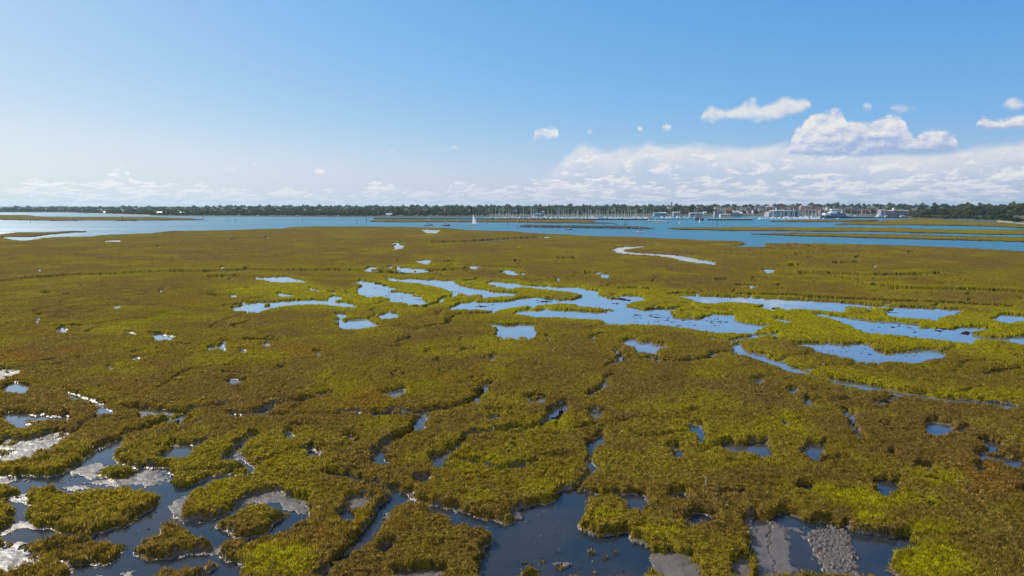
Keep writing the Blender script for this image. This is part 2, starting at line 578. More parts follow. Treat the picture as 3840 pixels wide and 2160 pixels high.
# ------------------------------------------------------------------ the marsh, traced on the ground plane
# each key is a survey sheet (origin x, y and scale against the 3840 x 2160 photograph)
SHEET = {'A': (0, 1440, 2.0125), 'B': (1280, 1440, 2.0125), 'C': (2560, 1440, 2.0125), 'D': (2800, 1050, 2.477),
         'E': (2100, 1000, 3.22), 'F': (1400, 1000, 3.22), 'G': (700, 1000, 3.22), 'H': (0, 860, 2.0125), 'I': (0, 1300, 3.22),
         'J': (1280, 860, 2.0125), 'K': (2560, 860, 2.0125),
         'S1': (0, 730, 4.025), 'S2': (640, 730, 4.025), 'S3': (1280, 730, 4.025), 'S4': (1920, 730, 4.025), 'S5': (2560, 730, 4.025), 'S6': (3200, 730, 4.025), 'P': (0, 0, 1.0)}


def sheet(key, txt):
    x0, y0, s = SHEET[key]
    out = []
    for ln in txt.strip().splitlines():
        v = np.array([float(t) for t in ln.replace(',', ' ').split()]).reshape(-1, 2)
        out.append(v / s + (x0, y0))
    return out


def join(*parts):
    return np.concatenate([sheet(k, t)[0] for k, t in parts])


# outline of the near marsh: far edge against the estuary, then round behind the viewer
LAND = join(('P', '-1200 884 -420 885 -60 888'), ('S1', '0 640 70 656 320 686 450 682 610 658 650 648 870 640 1000 635 1350 630 1500 610 1700 600 2270 580'),
            ('S2', '0 545 300 540 700 535 1000 530 1330 515 1700 505 1800 490 2000 478 2400 475'),
            ('S3', '0 475 500 475 900 480 1150 490 1300 490 1600 500 1900 530 2200 540'),
            ('S4', '0 548 300 575 600 590 1000 610 1380 628 1700 630 2100 645 2350 660'),
            ('S5', '0 665 300 685 600 690 840 695 970 738 860 765 720 778 1290 782 1222 735 1350 725 1700 725 2200 735'),
            ('S6', '0 745 400 750 900 765 1400 785 1700 800 2100 820 2576 850'), ('P', '4000 956 4300 985 5000 1060 5000 2470 -1200 2470'))
SPIT = sheet('S1', """0 598 300 568 700 568 900 558 1090 543 1310 552 1310 560 1100 566 900 582 700 602 500 632 200 632 0 642""")
ISLES = [join(('P', '-1000 806'), ('S1', '0 303 400 303 540 325 900 330 1200 332 2300 334'), ('S2', '0 345 250 355 500 370 500 374 300 378 0 381'), ('S1', '2300 382 2000 386 1400 383 900 387 500 381 0 372'), ('P', '-1000 822')),
         join(('S3', '420 400 500 375 800 370 1300 375 1900 380 2350 376'), ('S4', '0 368 500 370 1000 373 1280 390 1150 410 1350 418 1300 426 700 424 300 416 0 412'), ('S3', '2300 410 2000 406 1300 408 700 406')),
         join(('S4', '2330 506'), ('S5', '0 498 500 498 840 488 1500 494 2300 498'), ('S6', '0 498 650 494 1000 514 1700 524 2576 530'), ('P', '4700 878 4700 902'), ('S6', '2576 602 2000 598 1500 580 1000 575 400 555 0 552'), ('S5', '2300 551 2000 551 1500 542 800 540 400 530 0 526')),
         join(('S5', '1000 592 1300 584 1700 578 2300 584'), ('S6', '0 590 700 600 1300 615 2000 630 2576 640'), ('P', '4700 905 4700 930'), ('S6', '2576 712 2200 700 1600 682 1200 675 900 666 0 642'), ('S5', '2300 632 2000 626 1400 606')),
         join(('S5', '1310 396 1600 385 1900 377 2300 375'), ('S6', '0 376 380 374 380 392 0 398'), ('S5', '2300 408 1900 409 1350 402')),
         join(('S5', '2290 450'), ('S6', '0 408 400 402 500 380 900 362 1100 362 1400 378 1800 400 2200 420 2576 450'), ('P', '4300 868 4300 884'), ('S6', '2576 500 2000 472 1500 462 1000 457 500 457 0 448'), ('S5', '2400 458'))]

WATER = sheet('A', """0 690 150 690 340 700 440 690 530 650 600 600 700 520 800 470 890 440 930 450 890 500 860 560 880 600 960 635 1080 640 1180 640 1280 650 1310 690 1290 740 1320 780 1380 795 1440 770 1550 715 1650 690 1700 700 1600 750 1500 790 1400 830 1330 880 1270 930 1250 960 1250 850 1230 835 1130 825 1030 830 940 810 800 810 600 800 480 800 380 785 280 790 210 800 160 810 140 780 60 770 0 775 -1000 800 -1000 680
1250 850 1390 830 1340 880 1265 930 1290 990 1340 1030 1450 1050 1530 1050 1600 1020 1680 990 1780 930 1800 900 1900 840 2050 810 2200 850 2330 880 2370 960 2330 1010 2280 1060 2180 1110 2090 1150 2010 1170 1850 1190 1760 1180 1700 1210 1600 1215 1540 1200 1500 1150 1430 1130 1400 1100 1340 1065 1260 1070 1190 1110 1150 1150 1100 1180 1050 1200 1010 1240 1020 1290 1100 1320 1190 1325 1320 1300 1430 1300 1640 1290 1640 1330 1560 1350 1450 1380 1330 1410 1200 1425 1060 1500 480 1500 530 1400 600 1370 720 1370 840 1360 900 1310 915 1260 930 1220 900 1190 780 1200 700 1170 650 1145 760 1140 850 1110 950 1070 1050 1000 1150 930 1230 850
0 1130 100 1100 210 1092 330 1095 430 1110 480 1135 560 1130 640 1145 560 1150 450 1150 390 1180 330 1195 200 1190 130 1190 60 1180 0 1175 -200 1170 -200 1130
40 890 90 855 150 850 220 880 250 940 210 1000 250 1060 330 1080 430 1110 200 1100 100 1105 0 1130 0 1100 80 1070 100 1010 110 960 60 920
1650 585 1720 540 1800 480 1880 410 1930 380 1920 410 1850 450 1800 510 1830 520 1870 560 1905 610 1920 660 1900 690 1850 690 1870 650 1830 600 1780 590
1440 770 1550 710 1660 690 1800 690 1880 680 1900 692 1760 715 1640 730 1520 790
1170 555 1230 530 1300 500 1350 465 1420 465 1520 450 1600 420 1540 460 1450 490 1410 550 1340 560
2140 370 2210 370 2240 410 2180 430 2140 420
2290 520 2350 490 2400 540 2400 560 2330 560
35 240 80 220 180 230 350 240 500 250 510 270 420 275 330 265 250 260 210 280 240 325 150 335 30 280
480 50 530 70 590 80 650 110 750 140 800 180 860 210 820 220 740 230 730 210 760 170 720 150 640 120 530 100 500 80
1640 1290 1740 1330 1830 1390 1820 1500 1440 1500 1540 1430 1650 1380""") + sheet('B', """-126 672 0 690 60 690 150 720 240 745 330 790 420 800 500 850 560 890 680 930 760 945 860 950 960 990 1060 1020 1200 1055 1280 1050 1300 1010 1300 980 1330 940 1450 930 1560 900 1620 860 1660 820 1740 790 1790 770 1820 720 1850 660 1870 600 1860 520 1850 460 1870 430 1960 410 2010 430 1960 460 1900 500 1900 560 1930 630 1880 680 1830 740 1780 820 1900 835 1980 840 2080 840 2200 830 2290 850 2310 900 2340 930 2260 960 2170 970 2170 930 2140 880 2050 840 1900 850 1860 880 1860 950 1840 1020 1800 1060 1790 1095 1870 1140 1960 1150 2100 1120 2170 1100 2170 1180 2220 1220 2320 1260 2330 1290 2320 1340 2370 1390 2250 1500 1060 1500 1040 1400 1050 1300 1150 1190 1160 1170 1070 1120 900 1080 780 1010 690 960 570 910 490 905 420 940 340 1000 310 1090 270 1150 200 1200 130 1250 70 1300 0 1360 -60 1420 -120 1500 -220 1500 -100 1390 0 1300 60 1220 160 1150 190 1080 230 1020 320 930 400 850 330 800 200 760 80 720 -126 705
0 960 120 980 90 1040 30 1060 -20 1020
235 540 330 510 330 560 335 600 240 605
650 600 720 560 800 520 860 470 920 440 900 480 840 530 800 560 820 610 720 640
540 740 600 710 700 690 640 740 560 750
595 310 640 300 650 320 610 360 598 350
270 80 360 60 490 30 495 80 420 100 330 85
1000 160 1040 125 1050 140 1030 160
1380 130 1470 130 1540 95 1580 100 1530 125 1450 140
1100 245 1200 230 1200 255 1120 260
1840 240 1900 220 1990 220 1980 250 1880 250
1840 100 1870 70 1960 30 2000 0 1990 25 1930 60 1860 105
2490 530 2560 510 2576 510 2590 560 2520 570
2470 850 2530 830 2600 820 2640 860 2590 890 2500 880
85 430 130 425 130 445 95 450
250 1290 330 1240 440 1210 390 1270 320 1300""") + sheet('C', """20 290 110 310 180 370 150 390 170 430 120 440 130 400 60 350 30 320
260 450 330 440 470 465 620 440 690 520 670 560 590 550 510 530 400 530 320 510
860 540 930 510 960 460 1080 470 1050 560 1000 575 930 555
1300 360 1330 370 1375 420 1340 435 1300 430
1840 300 1900 285 2030 310 2040 340 2000 380 1880 395 1845 380
2040 350 2160 320 2130 355 2080 360
2220 430 2300 425 2400 450 2380 480 2390 510 2300 490
2210 530 2300 535 2450 560 2576 600 2576 620 2520 635 2400 610 2240 570
2220 620 2310 640 2320 660 2250 675 2220 660
1440 740 1510 725 1620 760 1640 800 1560 860 1500 855 1500 810 1470 790
860 770 900 755 980 770 940 800 880 805
1540 510 1590 510 1570 555 1545 545
1750 620 1880 640 1870 665 1760 650
20 1040 80 985 160 985 290 1040 200 1060 20 1060
930 130 980 135 980 160 940 170
780 60 850 30 890 55 850 70
770 300 790 290 790 330 770 325""") + sheet('D', """-250 165 0 165 200 175 450 180 800 200 1100 225 1300 245 1500 250 1800 265 2040 275 1960 310 1870 325 1800 350 1780 365 1600 355 1400 340 1300 325 1290 300 1390 260 1380 245 1250 250 1100 235 960 240 920 270 950 290 850 290 700 275 500 262 300 255 230 275 80 245 190 225 0 200 -250 170
560 310 700 315 830 330 1000 355 1180 380 1400 395 1600 410 1620 440 1760 450 1900 450 1950 440 2100 430 2350 455 2080 475 2080 500 2200 530 2380 540 2576 520 2640 540 2640 610 2500 580 2300 550 2130 550 2100 575 2110 595 1900 565 1700 540 1500 515 1440 520 1330 495 1150 490 1080 480 1000 440 900 400 760 345 640 325
2250 370 2370 315 2500 325 2640 335 2640 380 2500 380 2420 395
430 595 520 585 700 590 1000 595 1120 590 1160 610 1170 650 1260 650 1290 680 1400 670 1600 645 1750 650 1850 670 1870 715 1700 730 1560 765 1480 755 1380 745 1330 740 1220 765 1100 755 1040 735 860 710 760 690 640 640 540 610
220 350 330 355 450 385 400 390 290 375
60 920 120 915 165 960 130 970 80 940
370 1040 450 1010 510 1040 430 1045
540 1120 600 1130 605 1165 555 1170""") + sheet('E', """-200 400 0 395 130 400 300 350 480 345 560 370 640 390 720 370 780 345 900 350 1000 365 1090 395 960 400 870 420 830 450 820 490 900 500 1000 525 1100 510 1150 495 1300 510 1480 490 1380 530 1340 560 1380 610 1500 625 1700 625 1800 590 1830 565 1900 565 2130 590 2110 630 2180 670 2300 690 2576 710 2440 740 2350 780 2280 795 2100 790 1900 785 1700 765 1400 725 1200 700 1000 690 800 670 600 650 400 630 200 620 0 605 -200 600 -430 580 -560 560 -530 545 -400 545 -250 530 0 520 200 530 350 545 500 545 640 535 645 510 560 490 400 480 200 460 200 440 0 435 -200 450
1380 345 1500 345 1800 350 2100 365 2400 375 2576 385 2700 400 2576 520 2350 480 2500 460 2480 440 2350 440 2300 430 2100 420 1990 420 1860 435 1740 430 1600 395 1500 365
0 240 150 250 300 270 470 290 480 310 460 330 300 335 200 320 150 300 0 270
720 910 850 875 930 870 940 910 1040 915 1060 900 1110 915 1250 960 1300 975 1200 1000 1170 1040 1050 1030 950 1000 920 960 800 940
2060 960 2200 930 2220 970 2280 1030 2330 1060 2200 1060 2130 1040
470 100 520 90 600 105 580 130 500 120
2280 225 2330 225 2390 240 2300 240
2450 40 2520 35 2600 50 2500 60
2340 1360 2430 1350 2480 1400 2420 1410""") + sheet('F', """900 510 1000 460 1040 435 1200 430 1400 425 1600 415 1700 400 1760 375 1900 370 2100 375 2254 395 2254 440 2054 450 1900 460 1700 480 1500 510 1350 520 1200 500 1100 495 960 515
120 120 300 140 500 145 800 160 980 170 990 200 1100 240 1300 270 1450 300 1600 310 1760 320 1700 345 1560 345 1400 360 1330 365 1300 330 1200 325 1140 330 1050 295 880 260 700 225 600 205 530 190 300 170 200 150
-120 170 0 190 100 210 200 240 330 265 180 285 250 300 330 300 490 330 500 360 600 375 620 410 670 435 560 450 450 440 300 420 180 415 150 400 210 390 130 355 0 350 -40 370 -190 320 -210 260 -150 225 -250 180 -160 165
1370 190 1450 175 1700 200 1900 225 2100 240 2250 250 2400 270 2440 290 2250 280 2100 262 2000 255 1880 240 1800 235 1620 260 1530 225 1400 205
55 600 110 570 200 555 280 560 335 585 290 605 200 625 90 628
1350 690 1480 695 1600 710 1720 700 1850 695 1960 705 1950 750 1980 790 1975 850 1880 880 1840 850 1700 850 1560 845 1470 850 1460 800 1490 760 1440 715
2050 860 2140 850 2170 890 2130 890
1420 1130 1440 1090 1480 1085 1470 1120 1430 1165
1530 60 1620 65 1760 70 1750 90 1640 90
1780 75 1870 75 1850 88 1790 88
2200 145 2260 150 2250 170 2220 165
830 410 850 405 870 465 845 465
985 310 1005 310 1000 360 990 360""") + sheet('G', """510 510 600 480 660 470 800 430 1000 425 1300 405 1550 395 1700 400 1720 370 1760 355 1900 360 1880 380 1780 400 1800 430 1900 425 2030 445 2080 470 1900 475 1750 460 1600 445 1400 445 1200 460 1050 490 1000 505 900 525 780 530 700 525 600 530
800 130 900 135 960 125 1100 120 1200 115 1260 120 1300 145 1350 145 1440 170 1430 182 1300 178 1080 178 1000 175 960 155 820 140
500 345 560 335 620 325 625 350 560 362
1080 320 1130 315 1230 330 1340 345 1250 352 1110 352
1470 240 1490 250 1520 265 1600 275 1600 290 1520 280 1470 265
1680 305 1800 305 1790 320
1920 300 1960 300 1970 325 1930 325
1780 560 1930 560 1940 600 1870 620 1820 600
1750 650 1850 640 1900 660 2000 640 2100 630 2180 640 2240 670 2370 710 2200 730 2030 745 1900 745 1800 720 1810 680
240 975 330 960 380 960 420 910 470 900 480 950 470 980 490 1015 470 1025 420 990 380 975 330 985 290 1010
630 990 720 1005 750 1030 650 1030
820 920 900 935 1060 930 1000 945 880 942
1540 1070 1560 1045 1640 1050 1580 1085
510 1360 560 1345 640 1360 720 1370 620 1405 540 1435 500 1440
2460 1350 2520 1340 2500 1365
500 145 550 145 540 158 510 155""") + sheet('H', """1110 790 1200 785 1270 795 1360 805 1280 825 1200 830 1170 835 1150 810
930 775 1000 775 1070 790 980 790
255 690 290 668 300 690 270 700
400 765 470 745 530 755 480 775
850 580 905 580 900 590 860 590
1190 460 1230 450 1220 468 1200 470
1735 500 1760 490 1800 488 1790 502 1760 508
275 298 310 298 310 310 285 310
1655 282 1695 280 1690 290 1660 290
985 975 1055 965 1040 985 1010 985
810 1050 840 1020 860 1050 830 1065
2375 945 2430 935 2400 960
780 84 900 80 930 86 880 92 800 90
1165 908 1210 908 1190 915""") + sheet('I', """20 490 80 460 190 440 360 460 350 510 280 560 210 560 130 520 40 530""") + sheet('J', """385 125 420 112 470 120 470 140 400 150
595 3 750 5 720 28 640 25
535 238 640 228 690 232 650 262 600 252
190 285 270 282 270 295 200 295
345 280 385 275 390 290 355 288
410 285 500 290 630 298 620 308 520 302 420 295
1515 55 1600 55 1540 65
995 285 1035 285 1030 296 1000 295
2030 155 2100 135 2180 130 2320 126 2200 140 2120 150 2130 165 2250 178 2380 185 2480 190 2576 200 2700 225 2830 245 2820 262 2700 250 2576 232 2480 210 2360 190 2200 185 2080 172""") + sheet('K', """600 300 700 298 680 325 620 318
1430 275 1475 272 1450 285
505 425 570 430 510 436""") + sheet('S1', """130 662 320 655 540 650 600 660 450 682 320 686 180 674""")

# tidal mud: (polygon, height over the water, roughness of the lie)
MUD = [(p, 0.035, 0.09) for p in sheet('A', """500 680 600 630 740 592 840 630 740 660 760 700 700 725 600 715
640 750 780 730 960 720 1010 680 1100 650 1270 660 1290 700 1270 740 1100 780 980 770 900 780 700 760
470 790 560 765 700 780 720 800 560 815
0 690 100 710 130 735 60 760 0 765 -200 770 -200 690
40 890 90 855 200 870 250 940 210 1010 260 1060 430 1110 300 1100 200 1090 100 1110 0 1170 0 1105 90 1070 110 1000 200 1000 220 950 180 900 100 890
1790 900 1900 850 2050 815 2200 850 2330 880 2370 960 2300 985 2180 970 2080 930 1950 910 1830 925
1270 930 1330 880 1400 840 1430 870 1380 950 1400 990 1350 1020 1280 980
590 570 700 520 870 440 890 440 800 480 640 570
1770 530 1830 520 1870 560 1910 610 1900 630 1830 590 1760 570
1020 205 1100 210 1230 225 1320 220 1330 240 1200 240 1150 265 1060 270 1050 240
1300 500 1310 450 1360 460 1540 450 1600 425 1450 490 1360 510
430 1320 500 1330 560 1380 640 1370 780 1320 720 1375 600 1380 530 1420 470 1380
1020 1270 1190 1310 1330 1290 1560 1250 1700 1200 1640 1290 1300 1310 1190 1325 1060 1300
690 1449 780 1430 900 1420 1030 1400 1000 1440 900 1500 700 1500
0 430 80 420 130 450 60 470 0 480""")] + [(p, 0.08, 0.10) for p in sheet('A', """0 470 100 450 220 430 350 390 440 370 500 360 490 400 440 450 420 500 380 540 280 570 150 580 0 600 -300 610 -300 470
0 1200 220 1200 230 1280 340 1310 250 1380 100 1440 0 1500 -200 1500 -200 1200""") + sheet('H', """0 1070 80 1055 170 1065 220 1050 150 1085 150 1105 60 1125 0 1160 -200 1170 -200 1080""")] + [(p, 0.10, 0.14) for p in sheet('B', """20 880 120 860 290 880 220 920 150 960 60 950
310 1090 330 1000 440 930 480 920 400 970 350 1040 320 1110
510 830 560 800 570 870 680 920 780 940 930 970 1000 1000 1100 1020 1220 1050 1090 1030 940 990 760 945 600 900
1280 980 1320 960 1390 1020 1330 1035 1290 1020
2300 1300 2400 1290 2576 1300 2660 1330 2700 1500 2400 1500 2330 1380
1800 1090 1860 1110 1960 1130 1960 1150 1870 1140
2160 1190 2230 1180 2300 1220 2320 1260 2220 1220
1600 1380 1680 1360 1760 1370 1680 1400
410 1449 600 1400 760 1400 770 1500 410 1500""") + sheet('F', """1160 190 1220 200 1200 222 1170 215
1420 250 1500 250 1490 270 1440 268""") + sheet('H', """0 645 100 655 60 660 0 658""")] + [(p, 0.0, 0.03) for p in sheet('C', """690 970 790 970 900 1040 1080 1060 1250 1100 1300 1130 1400 1150 1550 1165 1690 1140 1720 1200 1830 1240 1790 1260 1640 1280 1560 1300 1570 1370 1620 1500 500 1500 550 1400 490 1250 480 1130 460 1030 520 1010 640 1040 700 1010""")] + [
    (p, 0.075, 0.10) for p in sheet('C', """530 1090 640 1080 648 1250 672 1400 685 1500 560 1500 540 1300
662 1090 790 1100 810 1300 870 1500 700 1500 664 1300
390 1310 480 1310 500 1500 390 1500
0 1370 120 1370 100 1420 0 1449""")] + [(p, 0.115, 0.21) for p in sheet('C', """930 1110 1100 1090 1250 1130 1280 1250 1350 1449 1370 1500 1070 1500 1010 1300 950 1200
640 1040 800 1090 800 1110 640 1075
470 1020 530 1010 545 1200 540 1300 500 1290 480 1150""")]
SHALLOW = [(p, -0.014, 0.03) for p in sheet('C', """812 1120 930 1115 950 1200 1005 1300 1060 1449 1075 1500 880 1500 850 1400 815 1280
1290 1130 1540 1175 1690 1150 1800 1240 1650 1285 1560 1310 1590 1449 1610 1500 1390 1500 1340 1400 1290 1280 1280 1180""")]
ISLETS = sheet('A', """1580 1080 1700 1030 1850 960 1980 930 2080 970 2180 980 2130 1020 2050 1060 2020 1120 1900 1150 1760 1160 1690 1120 1640 1100
740 670 820 640 900 645 960 650 1000 680 940 710 850 722 780 710
80 1125 110 1110 130 1125 105 1150""") + sheet('B', """1340 1500 1340 1445 1390 1410 1450 1405 1480 1449 1470 1500""") + sheet('G', """935 465 975 450 1015 465 975 482
1880 625 1960 618 2010 632 1940 645 1890 642""") + sheet('E', """940 890 1000 880 1040 905 990 915""")
MATS = sheet('F', """1225 485 1320 470 1400 475 1300 490
1225 460 1300 455 1290 466
1430 460 1490 457 1460 468
1400 405 1550 395 1680 395 1560 415
0 205 60 200 75 215 20 218
100 230 150 222 170 240 120 245
130 350 215 348 215 356 140 356
510 398 600 394 600 402 520 403""") + sheet('D', """1730 470 1780 462 1820 475 1780 485
1950 500 2050 475 2090 490 2070 515
1750 505 1810 508 1780 518
920 260 960 240 980 275 940 280
1300 303 1400 300 1405 308 1310 309
1930 310 2030 285 2020 300 1950 315
230 262 300 250 320 268 250 276
400 292 540 295 560 312 460 305
1800 450 1900 455 1890 466 1820 464""") + sheet('E', """635 450 690 440 730 442 690 456
830 460 1000 470 1250 500 1100 515 1000 525 850 500
1100 512 1250 508 1240 522 1120 524
640 380 700 370 860 400 840 420 650 400
0 385 130 375 260 385 140 402""")
# bright cord grass
def specks(key, box, n, w, h, seed, keep=None):
    """little scraps of weed or plants lying in the shallows"""
    r = np.random.default_rng(seed)
    x0, y0, s = SHEET[key]
    out = []
    while len(out) < n:
        cx, cy = r.uniform(box[0], box[2]), r.uniform(box[1], box[3])
        if keep and not keep(cx, cy):
            continue
        ww, hh = w * r.uniform(.4, 1.3), h * r.uniform(.5, 1.2)
        a = np.linspace(0, 6.283, 7)[:-1] + r.uniform(0, 1)
        k = r.uniform(.6, 1.2, 6)
        out.append(np.stack([(cx + np.cos(a) * ww * k) / s + x0, (cy + np.sin(a) * hh * k) / s + y0], -1))
    return out


MATS += specks('E', (850, 560, 2050, 720), 75, 30, 5, 1, lambda x, y: y > 555 + (x - 850) * .06 and y < 690 + (x - 850) * .06)
MATS += specks('D', (650, 600, 1600, 740), 26, 16, 4, 2) + specks('D', (700, 180, 1400, 240), 12, 20, 4, 3) + specks('D', (1150, 400, 1900, 500), 22, 20, 5, 4)
MATS += specks('F', (300, 140, 900, 230), 14, 22, 5, 5) + specks('F', (1900, 380, 2300, 440), 16, 26, 6, 6) + specks('F', (-150, 200, 500, 420), 18, 26, 6, 7)
ISLETS += specks('B', (1350, 1260, 2260, 1440), 34, 16, 7, 8) + specks('A', (1060, 1000, 1200, 1100), 3, 10, 5, 9)
SCRAPS = specks('B', (1300, 950, 1800, 1400), 16, 14, 6, 10) + specks('A', (150, 690, 760, 780), 14, 22, 7, 11) + specks('A', (1000, 980, 1250, 1120), 8, 14, 7, 12)
MUD += [(p, 0.05, 0.06) for p in SCRAPS]
LUSH = sheet('A', """600 60 700 70 770 100 760 130 640 90
1830 1500 1840 1300 2000 1260 2300 1280 2400 1350 2300 1500
1390 600 1450 575 1520 590 1480 620 1400 620
1240 480 1290 440 1290 500 1250 510""") + sheet('B', """690 520 740 460 880 400 890 430 800 480 720 530
420 600 560 570 700 620 600 650 440 640
1500 350 1560 260 1640 260 1700 310 1760 390 1640 390
2050 420 2180 390 2280 400 2250 440 2100 440
1010 120 1060 40 1130 0 1100 50
1770 70 1840 70 1830 105 1780 100
940 380 1100 350 1300 330 1300 370 1000 400
880 850 1100 860 1150 920 960 960
1330 780 1590 800 1560 880 1400 880
1820 1040 1960 960 2140 1040 2000 1110
2180 1130 2576 1080 2576 1230 2300 1210""") + sheet('C', """630 250 760 230 880 280 940 370 900 400 700 330
830 800 1000 790 1150 800 1400 830 1560 870 1700 860 1950 890 2000 960 1500 990 1200 960 1000 880
1640 690 1900 670 2100 720 2150 800 1900 820 1700 760
1560 1310 1800 1240 2050 1260 2200 1400 2250 1500 1620 1500
1650 1080 1900 1080 2100 1150 1900 1220 1720 1190
700 580 850 640 930 720 850 720 750 650
1380 670 1420 640 1530 680 1400 710
380 440 450 420 470 450 400 470
0 330 60 390 110 420 60 460 0 460
180 360 320 400 310 440 200 410
2210 290 2290 280 2290 320 2220 315
1240 1010 1500 1010 1590 1100 1400 1130""") + sheet('D', """-200 250 0 250 300 290 700 300 1000 260 1300 240 1400 330 1800 380 2000 290 2400 280 2640 300 2640 560 2200 560 2640 720 2640 780 2100 720 1800 640 1300 660 1150 580 600 570 300 560 0 560 -200 480
-20 620 100 640 350 720 700 830 1000 890 1200 930 1700 1030 2100 1050 2640 1080 2640 1160 2200 1150 1700 1090 1300 1030 1100 990 800 900 500 840 250 760 50 680
500 880 800 930 1100 990 1380 1050 1100 1020 800 970 600 920
180 1300 350 1260 560 1380 520 1449 300 1380""") + sheet('E', """0 200 300 210 600 260 1100 300 1500 370 1900 420 2480 430 2576 500 2576 600 1800 560 1300 490 850 460 900 390 500 340 150 240
1350 540 1500 500 1800 520 1820 590 1600 620 1380 610
2100 620 2300 595 2576 620 2576 700 2200 670
-900 540 -400 470 0 430 500 490 640 520 200 520 -300 540 -560 560 -400 600 400 630 1000 700 1700 780 2300 800 2576 720 2576 830 2300 880 1800 860 1200 760 600 730 0 660 -600 610
640 910 720 930 900 960 900 980 700 960
1550 1100 1800 1130 2100 1110 2200 1200 1800 1200
1500 1300 1700 1280 2100 1350 1900 1400 1600 1360
880 1280 1080 1270 1100 1340 900 1380
300 1360 520 1320 500 1449 350 1449""") + sheet('F', """0 130 250 170 600 220 900 270 1050 300 1140 350 1300 370 1700 360 1700 390 1050 430 900 490 640 500 500 470 650 440 620 370 490 340 330 300 330 260 0 190 -120 150
990 170 1280 150 1400 200 1600 260 1900 240 2400 290 2400 340 1800 340 1760 310 1400 280 1100 240
1380 970 1560 960 1560 1040 1440 1070
1580 1200 1700 1130 1900 1100 1800 1150 1600 1220
1380 1370 1440 1250 1560 1220 1500 1340 1400 1420
-300 440 0 450 500 480 620 520 0 540 -200 500
0 1160 200 1160 260 1190 0 1190""") + sheet('G', """540 780 600 755 700 760 620 800
1000 500 1150 460 1600 455 2050 480 2000 500 1300 495 1050 510
1300 380 1700 330 1730 380 1500 390
1900 280 2100 300 2300 360 2450 390 2300 470 2050 450 1800 400
1780 560 2100 570 2240 620 2000 620""") + sheet('H', """540 780 700 755 1000 745 1080 765 900 775 600 790
2050 590 2250 560 2500 560 2576 580 2576 610 2100 605
1500 430 2300 400 2550 470 2500 520 1900 520
830 885 1000 870 1010 910 850 900
1440 1000 1620 960 1700 1000 1460 1040
0 1020 100 1000 120 1040 0 1050""")
